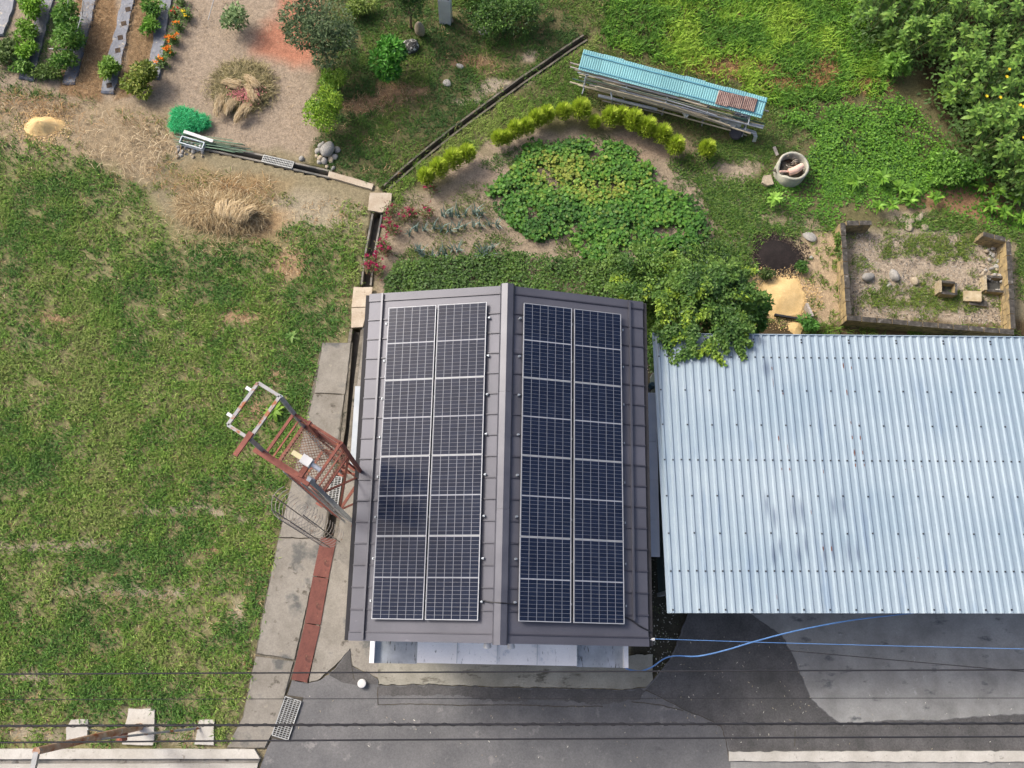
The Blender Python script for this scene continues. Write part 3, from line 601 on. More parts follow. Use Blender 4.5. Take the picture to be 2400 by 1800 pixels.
for i in range(0, 52, 6): screw(i, GT - .12); screw(i, GT - .19)
tag(m.build('roof_screws', M['steel_dark'], gar), kind='stuff')
m = MB()
for x_, y_, w_, h_ in ((812, 238, 7, 26), (1219, 222, 9, 40), (1264, 235, 7, 22), (1237, 378, 10, 40), (1258, 550, 6, 20), (853, 640, 10, 34), (1270, 635, 8, 24), (1314, 637, 9, 30), (1280, 722, 10, 40), (1325, 722, 6, 26), (868, 815, 6, 18), (915, 817, 8, 18), (1287, 793, 9, 22), (1332, 793, 6, 18), (1055, 1265, 8, 24), (1103, 1268, 10, 30), (1660, 800, 4, 12), (1615, 818, 4, 8), (1568, 818, 4, 8), (873, 383, 8, 16), (1070, 1272, 4, 20), (795, 1540, 3, 30), (820, 320, 3, 60), (170, 130, 3, 60), (1103, 830, 4, 30), (988, 1060, 4, 30), (1590, 1320, 5, 8), (1310, 560, 3, 14), (906, 700, 3, 60)):
    p = at(1480 + x_ / 2.404, 760 + y_ / 2.404, 3.05); k = round((p[0] - GX - .123) / RP); x0 = GX + k * RP + .123 + random.uniform(-.008, .008); hw, hh = w_ / 230 * .5, h_ / 230 * .5; hw = min(hw, .02)
    ring_ = [(x0 + hw * math.cos(a) * random.uniform(.6, 1), p[1] + hh * math.sin(a) * random.uniform(.75, 1.05)) for a in np.linspace(0, 6.283, 11)[:-1]]
    m.add([(q[0], q[1], gzr(q[1]) + .0355) for q in ring_], [tuple(range(10))])
tag(m.build('rust_flakes', M['flake'], gar), kind='stuff')
MB().bar((GX, GT + .012, ZT + .02), (GX + 9.9, GT + .012, ZT + .02), .02, .05).build('ridge_flashing', M['garage_roof'], gar)
for y in (1.0, 3.0, 5.0, 6.85): MB().bar((4.35, y, gzr(y) - .09), (13.8, y, gzr(y) - .09), .08, .12).build('purlin', M['steel_dark'], gar)
for x in (4.45, 7.5, 10.6, 13.7):
    for y in (1.3, 6.85): MB().bar((x, y, 0), (x, y, gzr(y) - .155), .1).build('post', M['galv'], gar)
for k in range(15): MB().box((4.40, 4.05, .1 + k * .178), (.03, 5.55, .17)).build('siding_board', M['siding'], gar)
for k in range(15): MB().box((9.1, 6.93, .1 + k * .17), (9.2, .03, .165)).build('siding_board', M['siding'], gar)
MB().box((4.40, 1.24, 1.35), (.09, .09, 2.7)).build('corner_trim', M['alu'], gar)
p = at(1527, 905, 1.9); t_ = thing('vent_pipe', (p[0], p[1], 0), 'grey vent pipe with blue cap between house and garage', 'pipe')
MB().tube([(p[0], p[1], 0), (p[0], p[1], 1.9)], .055, 12).build('pipe', M['pvc'], t_); MB().tube([(p[0], p[1], 1.9), (p[0], p[1], 1.95), (p[0] + .01, p[1] + .02, 2.02)], [.085, .09, .06], 12).build('cap', M['cap_blue'], t_)

# ------------------------------------------------------------------ steel tower with caged ladder
def zt(x, y): return (500 + x / 6.144, 880 + y / 6.144)
HP, HRL, HT = 5.4, 6.44, 7.75
a_, b_, d_ = at(*zt(1300, 725), HP), at(*zt(1960, 1140), HP), at(*zt(940, 1280), HP)
e1 = (b_ - a_); l1 = np.linalg.norm(e1) * .97; e1 /= np.linalg.norm(e1); e2 = (d_ - a_); e2 -= e1 * (e2 @ e1); l2 = np.linalg.norm(e2); e2 /= l2
def tw(s, t__, z): q = a_ + e1 * s * l1 + e2 * t__ * l2; return np.array([q[0], q[1], z])
tower = thing('steel_tower', tw(.5, .5, 0), 'red oxide steel tower with mesh platform, galvanised top frame and caged ladder', 'tower')
for s, t__, top, mt in ((0, 0, HT, 'galv'), (0, 1, HT, 'galv'), (1, 0, HRL + .02, 'rust_red'), (1, 1, 6.9, 'galv')):
    MB().bar(tw(s, t__, .02), tw(s, t__, top), .075, .075, up=e1).build('leg', M[mt], tower); MB().box(tw(s, t__, .02), (.2, .2, .03), math.atan2(e1[1], e1[0])).build('foot_plate', M['rust_red'], tower)
for z, mt, w_ in ((HP - .04, 'rust_red', .07), (HRL, 'rust_red', .055), (2.9, 'rust_red', .06)):
    for p, q in (((0, 0), (1, 0)), ((1, 0), (1, 1)), ((1, 1), (0, 1)), ((0, 1), (0, 0))): MB().bar(tw(*p, z), tw(*q, z), w_).build('rail' if z == HRL else 'beam', M[mt], tower)
for lo, hi in ((.15, 2.85), (2.95, 5.3)):
    for p, q in (((1, 0), (1, 1)), ((0, 0), (1, 0))):
        MB().bar(tw(*p, lo), tw(*q, hi), .045, .02).build('brace', M['rust_red'], tower); MB().bar(tw(*q, lo), tw(*p, hi), .045, .02).build('brace', M['rust_red'], tower)
for p, q in (((0, 0), (1, 0)), ((1, 0), (1, 1)), ((0, 1), (0, 0))): MB().bar(tw(*p, HP + .5), tw(*q, HP + .5), .03).build('rail', M['rust_red'], tower)
MB().bar(tw(.33, 0, HP), tw(.33, 0, HRL + .05), .09, .05, up=e1).build('post', M['rust_red'], tower)
# expanded metal floor: real diagonal strands
m = MB(); n = 13
for k in range(-n, 2 * n):
    for sg in (1, -1):
        pts = [((k + j) / n, j / n) if sg > 0 else ((k + j) / n, 1 - j / n) for j in (0, n)]
        (x0, y0), (x1, y1) = pts; lo = max(0, -x0); hi = min(1, 1 - x0)
        if hi > lo: m.bar(tw(x0 + lo, lerp(y0, y1, lo), HP), tw(x0 + hi, lerp(y0, y1, hi), HP), .0125, .012)
m.build('mesh_floor', M['mesh_brown'], tower)
# galvanised hoist frame cantilevered past the far side
ca = .47 / l1
for p, q in (((-ca, 0), (0, 0)), ((-ca, 1), (0, 1)), ((-ca, 0), (-ca, 1)), ((0, 0), (0, 1))): MB().bar(tw(*p, HT), tw(*q, HT), .06, .06).build('hoist_frame', M['galv_rust'], tower)
for t__ in (.2, .82): MB().bar(tw(-ca - .12, t__, HT), tw(-ca, t__, HT), .06, .05).build('stub', M['white'], tower)
MB().bar(tw(-.02, .88, HT + .06), tw(-.02, 1.42, HT + .06), .09, .06).build('arm', M['rust_red'], tower)
MB().bar(tw(-.12, 1.06, 6.75), tw(1.02, 1.06, 6.75), .12, .1).build('crossbeam', M['rust_red'], tower)
MB().bar(tw(.82, .8, 6.8), tw(.82, 1.05, 6.8), .1, .1).build('bracket', M['rust_red'], tower)
q = tw(.80, .72, 6.86); ang = math.atan2(e1[1], e1[0])
MB().box(q + [0, 0, .07], (.2, .17, .2), ang).build('junction_box', M['white'], tower); MB().bar(q + [0, 0, .06] - e1 * .32, q + [0, 0, .06] - e1 * .1, .09, .07).build('bracket', M['tan_plastic'], tower)
MB().tube([q + e1 * .11 + [0, 0, .07], q + e1 * .3 + [0, 0, .04]], [.045, .05], 12).build('lamp', M['alu'], tower)
MB().box(tw(.95, .98, 6.5), (.14, .12, .16), ang).build('junction_box', M['pvc'], tower)
# ladder and cage on the outer (road) side
cl = tw(.62, 1.0, 0) + e2 * .10
for s in (-1, 1): MB().bar(cl + e1 * s * .2 + [0, 0, .4], cl + e1 * s * .2 + [0, 0, 6.4], .04, .025).build('ladder_rail', M['galv'], tower)
for k in range(19): z = .6 + k * .3; MB().bar(cl - e1 * .2 + [0, 0, z], cl + e1 * .2 + [0, 0, z], .022).build('rung', M['rust_red'], tower)
cc = cl + e2 * .42
hoop = lambda z: [cc + e1 * .36 * math.cos(t1) + e2 * .36 * math.sin(t1) + [0, 0, z] for t1 in np.linspace(-.65, math.pi + .65, 15)]
for k in range(15): MB().tube(hoop(.35 + k * .36), .008, 5).build('cage_hoop', M['cage'], tower)
for t1 in (0.15, .95, 1.57, 2.2, 3.0): q = cc + e1 * .36 * math.cos(t1) + e2 * .36 * math.sin(t1); MB().bar(q + [0, 0, .3], q + [0, 0, 5.45], .022, .014).build('cage_bar', M['cage'], tower)
# hose hung down inside the tower, white duct
MB().tube([tw(.9, .93, 5.3), tw(.86, 1.0, 4.0), tw(.84, 1.02, 2.0), tw(.86, 1.0, .3)], .035, 8).build('duct', M['white'], tower)
MB().tube([tw(.7, 1.0, 5.2), tw(.68, 1.03, 3.0), tw(.7, 1.0, .3)], .03, 8).build('duct', M['wood_grey'], tower)

# ------------------------------------------------------------------ rusty pole by the kerb
p0 = at(330, 1703); pole = thing('rusty_pole', p0, 'tall rusty steel pole with short crossarm behind the kerb', 'pole')
MB().tube([p0 - [0, 0, .1], p0 + [0, 0, 2.5], p0 + [0, 0, 5.55]], [.085, .08, .07], 12).build('shaft', M['pole_rust'], pole)
top = p0 + [0, 0, 5.5]; MB().bar(top + [0, .05, 0], top + [-.04, -.55, .05], .09, .09).build('crossarm', M['galv_rust'], pole)
MB().box(p0 + [0.02, -.13, 1.25], (.13, .16, .34)).build('bracket', M['rust_red'], pole)
for dy in (-.35, -.5): MB().tube([top + [0, dy, .1], top + [0, dy, -.04]], .03, 8).build('insulator', M['galv'], pole)
q0 = at(472, 1706); tag(MB().tube([q0, p0 + [.06, -.05, 2.6]], [.028, .024], 8).build('brace_pipe', M['galv_rust']), 'thin galvanised pipe leaning from the grass to the rusty pole', 'pipe')
q0 = at(262, 1718); tag(MB().tube([q0, at(205, 1709, .9)], .02, 8).build('bent_rod', M['galv_rust']), 'short whitish rod sticking up beside the rusty pole', 'rod')

# ------------------------------------------------------------------ cables, hose, cap
def wire(name, pts, r, mat, label, cat='wire', n=6, group=None):
    return tag(MB().tube(pts, r, n).build(name, M[mat]), label, cat, group)
def span(y0, y1, z, sag=.25, n=24):
    a, b_ = at(-900, y0, z), at(3300, y1, z); return [lerp(a, b_, k / n) + [0, 0, -sag * 4 * (k / n) * (1 - k / n) + sag * .5] for k in range(n + 1)]
wire('overhead_wire', span(1584, 1566, 6.2), .014, 'wire', 'black overhead wire passing closest to the house front')
wire('overhead_wire', span(1704, 1694, 6.4), .02, 'wire', 'thick black overhead wire wrapped with a spiral strand')
wire('overhead_wire', span(1746, 1722, 6.6), .015, 'wire', 'black overhead wire nearest the lower kerb')
wire('overhead_wire', span(1641, 1635, 6.0), .006, 'wire', 'very thin dark overhead wire between two thicker ones')
S = span(1704, 1694, 6.4, n=700); wire('spiral_strand', [np.array(p) + [0, .03 * math.cos(k * .9), .03 * math.sin(k * .9)] for k, p in enumerate(S)], .005, 'wire', 'thin spiral strand wound round the thick overhead wire', n=4)
wire('drop_wire', [at(1840, 1524, 3.0), at(2120, 1549, 3.4), at(2400, 1574, 4.0), at(3000, 1620, 5.0)], .009, 'wire', 'slanting thin black wire over the pale concrete yard')
wire('blue_wire', [at(1524, 1497, 3.36), at(1800, 1506, 3.25), at(2100, 1514, 3.3), at(2400, 1521, 3.45), at(3000, 1536, 3.9)], .0065, 'blue_hose', 'thin straight blue wire from the roof corner insulator')
B = [(1466, 1566, 2.4), (1482, 1571, 2.36), (1505, 1572, 2.35), (1530, 1562, 2.36), (1556, 1544, 2.4), (1584, 1537, 2.42), (1636, 1538, 2.45), (1700, 1524, 2.55), (1760, 1506, 2.65), (1830, 1487, 2.75), (1900, 1471, 2.83), (2000, 1453, 2.92), (2100, 1441, 3.0), (2160, 1434, 3.05), (2200, 1428, 3.08)]
Bs = [np.array(q, float) for q in B]; Bq = []
for i in range(len(Bs) - 1):
    p0_, p1_, p2_, p3_ = Bs[max(i - 1, 0)], Bs[i], Bs[i + 1], Bs[min(i + 2, len(Bs) - 1)]
    for u_ in (0, .25, .5, .75): Bq.append(.5 * (2 * p1_ + (p2_ - p0_) * u_ + (2 * p0_ - 5 * p1_ + 4 * p2_ - p3_) * u_ ** 2 + (3 * p1_ - p0_ - 3 * p2_ + p3_) * u_ ** 3))
wire('blue_hose', [at(*q) for q in Bq + [Bs[-1]]], .016, 'blue_hose', 'thick curving blue hose from the porch end to the garage eave', 'hose', 8)
p = at(848, 1602, .1); t_ = thing('drain_pipe_stub', (p[0], p[1], 0), 'round white capped pipe stub standing on the dark asphalt patch', 'pipe'); MB().tube([(p[0], p[1], -.02), (p[0], p[1], .07)], .085, 20).build('pipe', M['white'], t_); MB().tube([(p[0], p[1], .07), (p[0], p[1], .1), (p[0], p[1], .115), (p[0], p[1], .12)], [.105, .105, .095, .05], 24).build('lid', M['white'], t_)

# ------------------------------------------------------------------ foliage generators
def blades(P, Ln, Wd, az, lean, C):
    """bent three-row blades: 5 points each"""
    n = len(P); h = np.stack([np.cos(az), np.sin(az), np.zeros(n)], 1); s = np.stack([-np.sin(az), np.cos(az), np.zeros(n)], 1) * (Wd / 2)[:, None]; u = np.array([0, 0, 1.])
    mid = P + (Ln * .5)[:, None] * (h * np.sin(lean * .55)[:, None] + u * np.cos(lean * .55)[:, None])
    tip = mid + (Ln * .5)[:, None] * (h * np.sin(lean * 1.25)[:, None] + u * np.cos(lean * 1.25)[:, None])
    V = np.stack([P - s, P + s, mid - s * .85, mid + s * .85, tip], 1).reshape(-1, 3); b = np.arange(n)[:, None] * 5
    return V, [b + [0, 1, 3, 2], b + [2, 3, 4]], np.repeat(C, 5, 0)
def leaves(P, Ln, Wd, az, pit, C, fold=.18, roll=None):
    """folded kite leaves: 4 points each"""
    n = len(P); h = np.stack([np.cos(az) * np.cos(pit), np.sin(az) * np.cos(pit), np.sin(pit)], 1); s = np.stack([-np.sin(az), np.cos(az), np.zeros(n)], 1); u = np.cross(h, s)
    if roll is not None: s = s * np.cos(roll)[:, None] + u * np.sin(roll)[:, None]; u = np.cross(h, s)
    mid = P + h * (Ln * .45)[:, None]; V = np.stack([P, mid - s * (Wd / 2)[:, None] + u * (Wd * fold)[:, None], P + h * Ln[:, None], mid + s * (Wd / 2)[:, None] + u * (Wd * fold)[:, None]], 1).reshape(-1, 3)
    b = np.arange(n)[:, None] * 4; return V, [b + [0, 2, 1], b + [0, 3, 2]], np.repeat(C, 4, 0)
def bigleaves(P, Ln, Wd, az, pit, droop, C):
    n = len(P); hz = np.stack([np.cos(az), np.sin(az), np.zeros(n)], 1); s = np.stack([-np.sin(az), np.cos(az), np.zeros(n)], 1); u = np.array([0, 0, 1.])
    def pt(f, p_, a0): return p_ + (Ln * f)[:, None] * (hz * np.cos(a0)[:, None] + u * np.sin(a0)[:, None])
    p1 = pt(.35, P, pit); p2 = pt(.35, p1, pit - droop); p3 = pt(.3, p2, pit - 2 * droop)
    V = np.stack([P, p1 - s * (Wd * .48)[:, None] + u * (Wd * .1)[:, None], p1 + s * (Wd * .48)[:, None] + u * (Wd * .1)[:, None], p2 - s * (Wd * .36)[:, None] + u * (Wd * .08)[:, None], p2 + s * (Wd * .36)[:, None] + u * (Wd * .08)[:, None], p3, p1, p2], 1).reshape(-1, 3)
    b = np.arange(n)[:, None] * 8
    return V, [b + [0, 2, 6], b + [0, 6, 1], b + [6, 2, 4, 7], b + [1, 6, 7, 3], b + [7, 4, 5], b + [3, 7, 5]], np.repeat(C, 8, 0)
def merge(parts):
    Vs = []; Fs = []; Cs = []; n = 0
    for V, F, C in parts: Vs.append(V); Fs += [f + n for f in F]; Cs.append(C); n += len(V)
    return np.concatenate(Vs), Fs, np.concatenate(Cs)
def pal(n, cols, g=rng, jit=.12, k=None):
    """n colours drawn between palette entries (sRGB), jittered"""
    A = np.array([L(c) for c in cols]); i = g.integers(0, len(A), n) if k is None else np.clip((k * len(A)).astype(int), 0, len(A) - 1)
    j = g.integers(0, len(A), n); c = lerp(A[i], A[j], g.random((n, 1)) * .4); return c * (1 + jit * g.standard_normal((n, 1))).clip(.6, 1.5)
def scatter(poly, dens, accept=None, g=rng, soft=0):
    """even random points of the ground inside a polygon of the plan"""
    P = np.array(W2(poly)); lo, hi = P.min(0), P.max(0); n = int((hi - lo).prod() * dens); q = lo + (hi - lo) * g.random((n, 2)); q = q[poly_sd(P, q[:, 0], q[:, 1]) > 0]
    px, py = topx(q[:, 0], q[:, 1]); keep = np.ones(len(q), bool)
    for pv in PAVED: keep &= poly_sd(pv, px, py) < -1
    for pl, s_, l_ in DRAINS: keep &= chan_dist(q[:, 0], q[:, 1], pl) > s_ + .03
    q, px, py = q[keep], px[keep], py[keep]
    if soft: kk = g.random(len(q)) < sst(0, 1, poly_sd(P, q[:, 0], q[:, 1]) / soft + 1.6 * (fbm(q[:, 0], q[:, 1], .5, 99, 3) - .5)); q, px, py = q[kk], px[kk], py[kk]
    if accept is not None: k = g.random(len(q)) < accept(px, py, q[:, 0], q[:, 1]); q, px, py = q[k], px[k], py[k]
    return np.column_stack([q, gz(q[:, 0], q[:, 1])]), px, py
def bl(px, py, items):
    """strength 0..1 of the soft ellipses at these places"""
    f = np.zeros(px.shape)
    for cx, cy, rx, ry in items: f = np.maximum(f, 1 - sst(.6, 1.25, np.hypot((px - cx) / rx, (py - cy) / ry)))
    return f
U = lambda a, b_, n, g=rng: a + (b_ - a) * g.random(n)
def stuff(name, parts, mat, label, cat):
    V, F, C = merge(parts) if isinstance(parts, list) else parts
    return tag(link(name, np_mesh(name, V, F, C, mat)), label, cat, kind='stuff')

GREEN = [(92, 122, 44), (110, 140, 52), (76, 108, 42), (128, 146, 66), (100, 132, 44)]
OLIVE = [(112, 120, 60), (128, 128, 72), (100, 116, 52), (140, 132, 84)]
DRY = [(184, 162, 120), (200, 180, 140), (168, 142, 100), (150, 120, 82), (206, 190, 154)]
BROWN = [(150, 116, 78), (128, 100, 70), (168, 136, 96)]
def tufts(P, per, spread, lmin, lmax, wmin, wmax, cols, lean=(.5, 1.35), g=rng, kf=None):
    n = len(P) * per; Q = np.repeat(P, per, 0); d = g.normal(0, spread, (n, 2)); Q = Q.copy(); Q[:, :2] += d
    tint = np.repeat(1 + .13 * g.standard_normal((len(P), 1)), per, 0).clip(.6, 1.45)
    k = None if kf is None else np.clip(np.repeat(kf, per) + g.normal(0, .13, n), 0, .999)
    return blades(Q, U(lmin, lmax, n, g), U(wmin, wmax, n, g), g.random(n) * 6.283, U(*lean, n, g), pal(n, cols, g, k=k) * tint)

# ---- lawn
LAWN = [(-250, 300), (120, 330), (330, 430), (430, 560), (640, 560), (700, 470), (860, 470), (866, 500), (850, 670), (822, 690), (820, 775), (757, 803), (735, 925), (700, 1075), (655, 1260), (612, 1450), (600, 1545), (566, 1690), (540, 1752), (-250, 1752)]
BARE = [(680, 620, 38, 34), (560, 745, 70, 16), (640, 885, 14, 26), (120, 1275, 170, 13), (430, 1200, 150, 10), (330, 1395, 150, 10), (555, 1440, 13, 38), (60, 1585, 60, 14), (700, 490, 140, 40), (60, 1715, 110, 24), (420, 1720, 100, 28), (320, 1655, 50, 12), (182, 1712, 34, 34), (325, 1703, 46, 50), (482, 1716, 30, 38), (130, 745, 60, 10), (460, 1305, 20, 14), (240, 1720, 30, 24)]
def acc_lawn(px, py, x, y):
    d = .5 + .5 * sst(.34, .62, fbm(x, y, 1.2, 31)); d *= 1 - .85 * bl(px, py, BARE)
    d *= lerp(1, .42, bl(px, py, [(120, 360, 170, 45), (300, 470, 120, 70), (400, 560, 90, 50), (640, 560, 60, 40), (30, 330, 120, 40)])); d *= lerp(1, .55, sst(600, 720, px) * sst(800, 560, py)); d *= lerp(1, .35, bl(px, py, [(500, 500, 160, 60)]))
    d *= .45 + .55 * sst(.3, .5, fbm(x, y, .35, 33)); return d
P, px, py = scatter(LAWN, 150, acc_lawn, soft=.12); n = len(P)
kf = .55 * fbm(P[:, 0], P[:, 1], 1.6, 35) + .45 * fbm(P[:, 0], P[:, 1], .5, 36); kf = (sst(.25, .75, kf) - .4 * bl(px, py, [(520, 640, 130, 90), (560, 1340, 70, 60), (40, 1130, 120, 60)])).clip(0, 1)
LC = [(72, 110, 50), (84, 121, 51), (97, 132, 54), (110, 141, 58), (124, 148, 66), (138, 150, 84)]
stuff('lawn_grass', [tufts(P, 9, .065, .08, .21, .014, .030, LC, (.6, 1.4), kf=kf)], M['blade'], 'patchy green grass of the open field left of the house', 'grass')
D, px, py = scatter(LAWN, 26, lambda px, py, x, y: .25 + .75 * bl(px, py, [(680, 620, 60, 60), (560, 740, 90, 30), (640, 880, 30, 50), (490, 1300, 50, 20), (540, 430, 150, 40)] + BARE))
stuff('dead_grass', [tufts(D, 6, .07, .08, .2, .008, .014, DRY + BROWN, (1.1, 1.6))], M['straw'], 'brown dead grass wisps lying between the lawn tufts', 'grass')
# ---- dry straw band and scattered straw
SB = [(-250, 195), (120, 205), (300, 250), (420, 290), (440, 400), (640, 405), (690, 470), (640, 520), (420, 470), (250, 425), (150, 330), (-250, 330)]
def acc_sb(px, py, x, y): return (.25 + .75 * sst(.35, .6, fbm(x, y, .8, 41))) * (.3 + .7 * bl(px, py, [(290, 340, 130, 75), (60, 250, 140, 40), (540, 430, 130, 35)])) * (1 - .9 * bl(px, py, [(100, 292, 46, 26), (430, 335, 30, 20)]))
P, px, py = scatter(SB, 300, acc_sb, soft=.4); n = len(P); k = bl(px, py, [(290, 350, 120, 70)])
c = np.where((rng.random(n) < .25 + .75 * k)[:, None], pal(n, [(188, 170, 136), (170, 150, 116), (206, 190, 158), (140, 120, 90)]), pal(n, BROWN + [(176, 140, 90)]))
V = blades(P + np.column_stack([np.zeros((n, 2)), U(.0, .06, n)]), U(.15, .42, n), U(.007, .014, n), rng.random(n) * 6.283, U(1.25, 1.6, n), c * (1 + .2 * rng.standard_normal((n, 1))).clip(.5, 1.5))
P2, px, py = scatter(SB, 40, lambda px, py, x, y: sst(.45, .6, fbm(x, y, .7, 44)) * (1 - bl(px, py, [(290, 340, 110, 60), (100, 292, 46, 26)])))
stuff('straw_litter', [V, tufts(P2, 7, .06, .06, .15, .01, .018, OLIVE + GREEN)], M['straw'], 'pale straw and dry grass strewn along the field edge', 'straw')
# ---- bare garden soil: thin litter and weeds
P, px, py = scatter([(-250, 60), (420, -200), (780, -200), (740, 380), (690, 395), (430, 300), (-250, 215)], 70, lambda px, py, x, y: .2 + .8 * sst(.45, .65, fbm(x, y, .7, 46)))
PW, _, _ = scatter([(-250, 40), (60, 40), (45, 190), (150, 205), (240, 225), (200, 260), (-250, 215)], 110, lambda px, py, x, y: sst(.36, .56, fbm(x, y, .6, 47)), soft=.3); PW2, _, _ = scatter([(100, 40), (140, 40), (145, 190), (85, 195)], 150, lambda px, py, x, y: .3 + .7 * sst(.36, .56, fbm(x, y, .4, 48)))
PW = np.concatenate([PW, PW2])
stuff('soil_litter', [tufts(PW, 8, .06, .06, .16, .012, .024, [(72, 104, 50), (90, 122, 56), (112, 136, 72)]), blades(P, U(.06, .2, len(P)), U(.006, .012, len(P)), rng.random(len(P)) * 6.283, U(1.3, 1.62, len(P)), pal(len(P), [(176, 156, 128), (150, 128, 100), (190, 170, 138), (120, 104, 84)]))], M['straw'], 'thin dry litter on the bare garden soil', 'litter')
P, px, py = scatter([(200, -150), (290, -150), (235, 232), (140, 215)], 420); P3, _, _ = scatter([(320, -150), (385, -150), (345, 200), (262, 232)], 420); P = np.concatenate([P, P3])
stuff('furrow_straw', [blades(P + [0, 0, .02], U(.08, .24, len(P)), U(.006, .012, len(P)), rng.random(len(P)) * 6.283, U(1.25, 1.6, len(P)), pal(len(P), [(148, 122, 86), (164, 138, 102), (120, 96, 68), (176, 152, 116)]))], M['straw'], 'brown straw mulch in the furrows between the film beds', 'straw')
# ---- weeds of the orchard corner and drain banks
ORCH = [(745, 150), (770, -250), (1500, -250), (1440, 40), (1372, 82), (1224, 182), (1061, 300), (900, 432), (870, 430), (770, 398), (735, 350), (770, 250)]
OB = [(860, 245, 70, 22), (950, 215, 60, 20), (1180, 195, 60, 14), (1110, 228, 40, 12), (1235, 135, 22, 14), (1115, 145, 60, 12), (790, 300, 40, 14), (1290, 60, 30, 10)]
P, px, py = scatter(ORCH, 150, lambda px, py, x, y: (.45 + .55 * sst(.35, .55, fbm(x, y, .6, 51))) * (1 - .85 * bl(px, py, OB)) * (1 - .5 * sst(800, 740, px)))
k = sst(.3, .7, fbm(P[:, 0], P[:, 1], 1.1, 52))
V1 = tufts(P, 8, .06, .06, .16, .012, .024, [(62, 92, 44), (70, 104, 42), (84, 116, 46), (104, 128, 54)], (.7, 1.4), kf=k)
P2, px, py = scatter(ORCH, 60, lambda px, py, x, y: bl(px, py, OB[:2] + [OB[5]]) + .04)
stuff('orchard_weeds', [V1, tufts(P2, 8, .06, .08, .22, .008, .014, BROWN + DRY[:3], (1.1, 1.6))], M['blade'], 'low weeds and grass covering the orchard corner', 'grass')
BANK = [(905, 450), (1015, 358), (1140, 262), (1290, 158), (1400, 85), (1440, 20), (1500, -100), (1360, 180), (1370, 240), (1180, 300), (1110, 350), (1000, 395), (960, 440), (920, 500)]
P, px, py = scatter(BANK, 190, lambda px, py, x, y: .5 + .5 * sst(.35, .55, fbm(x, y, .6, 55)))
stuff('bank_grass', [tufts(P, 8, .06, .07, .18, .010, .02, [(88, 122, 48), (108, 142, 54), (128, 154, 66), (142, 158, 82)], (.6, 1.35), kf=sst(.3, .7, fbm(P[:, 0], P[:, 1], .9, 56)))], M['blade'], 'bright grass strip on the bank below the diagonal drain', 'grass')
# ---- tall grass of the upper right slope
SLOPE = [(1400, 60), (1520, -350), (2300, -350), (2230, 60), (2120, 140), (2070, 230), (1960, 250), (1800, 260), (1700, 200), (1560, 160), (1400, 115)]
SBARE = [(1690, 160, 130, 24), (1935, 165, 40, 40), (1860, 195, 80, 20), (2020, 195, 50, 14)]
P, px, py = scatter(SLOPE, 150, lambda px, py, x, y: (.55 + .45 * sst(.35, .55, fbm(x, y, .7, 61))) * (1 - .8 * bl(px, py, SBARE)) * lerp(.5, 1, sst(1420, 1560, px)), soft=.4)
k = sst(.28, .72, fbm(P[:, 0], P[:, 1], 1.0, 62))
V1 = tufts(P, 9, .07, .12, .34, .018, .04, [(80, 122, 44), (98, 142, 48), (120, 160, 52), (146, 176, 62)], (.5, 1.3), kf=k)
P2, px, py = scatter(SLOPE + [(1700, 200)], 110, lambda px, py, x, y: bl(px, py, SBARE) + .05)
P5, _, _ = scatter([(1380, 110), (1560, 150), (1700, 190), (1830, 250), (1800, 330), (1640, 300), (1500, 270), (1370, 250)], 150, lambda px, py, x, y: .3 + .7 * sst(.36, .55, fbm(x, y, .6, 64)))
stuff('slope_grass', [V1, tufts(P5, 8, .06, .07, .18, .010, .02, [(70, 100, 42), (88, 118, 48), (108, 132, 58), (126, 128, 72)], (.7, 1.4)), tufts(P2, 8, .07, .1, .26, .008, .014, BROWN + [(196, 150, 96)], (1.0, 1.55))], M['blade'], 'tall bright green grass on the upper right slope', 'grass')
# ---- clover-like cover right of the turquoise rack, sparse weeds further down
COVER = [(1800, 265), (1960, 235), (2090, 215), (2180, 260), (2260, 360), (2330, 450), (2420, 500), (2500, 560), (2420, 580), (2300, 540), (2180, 500), (1990, 500), (1960, 540), (1870, 520), (1760, 510), (1800, 400), (1890, 330)]
P, px, py = scatter(COVER, 1500, lambda px, py, x, y: (.25 + .75 * sst(.38, .56, fbm(x, y, .55, 65))) * (1 - .85 * bl(px, py, [(1850, 395, 52, 46), (2240, 465, 80, 34), (1810, 340, 40, 26), (2140, 505, 60, 20)])) * lerp(1, .45, sst(420, 480, py)), soft=.5)
n = len(P); c = pal(n, [(74, 118, 40), (92, 138, 44), (108, 152, 50), (60, 98, 38)], k=np.clip(fbm(P[:, 0], P[:, 1], .5, 66) + rng.normal(0, .18, n), 0, .99))
P[:, 2] += .02 + .16 * rng.random(n) * sst(480, 330, py)
cov = [leaves(P, U(.05, .10, n), U(.04, .08, n), rng.random(n) * 6.283, U(-.3, .5, n), c)]
P, px, py = scatter([(1560, 380), (1800, 300), (1830, 420), (1780, 520), (1960, 545), (2200, 490), (2500, 580), (2500, 700), (2385, 700), (2385, 560), (1985, 520), (1890, 540), (1740, 660), (1690, 600), (1640, 440)], 190, lambda px, py, x, y: (.5 + .5 * sst(.34, .5, fbm(x, y, .6, 68))) * (1 - bl(px, py, [(1820, 600, 66, 62), (1820, 700, 70, 60), (1850, 395, 50, 44), (1735, 395, 70, 24)])))
cov.append(tufts(P, 8, .06, .06, .16, .012, .026, [(70, 104, 42), (86, 122, 44), (104, 138, 50), (118, 138, 66)], (.7, 1.4)))
P, px, py = scatter([(1680, 280), (1800, 250), (1840, 340), (1760, 400), (1590, 330), (1560, 290)], 130, lambda px, py, x, y: .35 + .65 * sst(.4, .56, fbm(x, y, .6, 69)))
cov.append(tufts(P, 8, .06, .06, .15, .010, .02, [(70, 100, 44), (90, 116, 50), (110, 124, 64)], (.7, 1.4)))
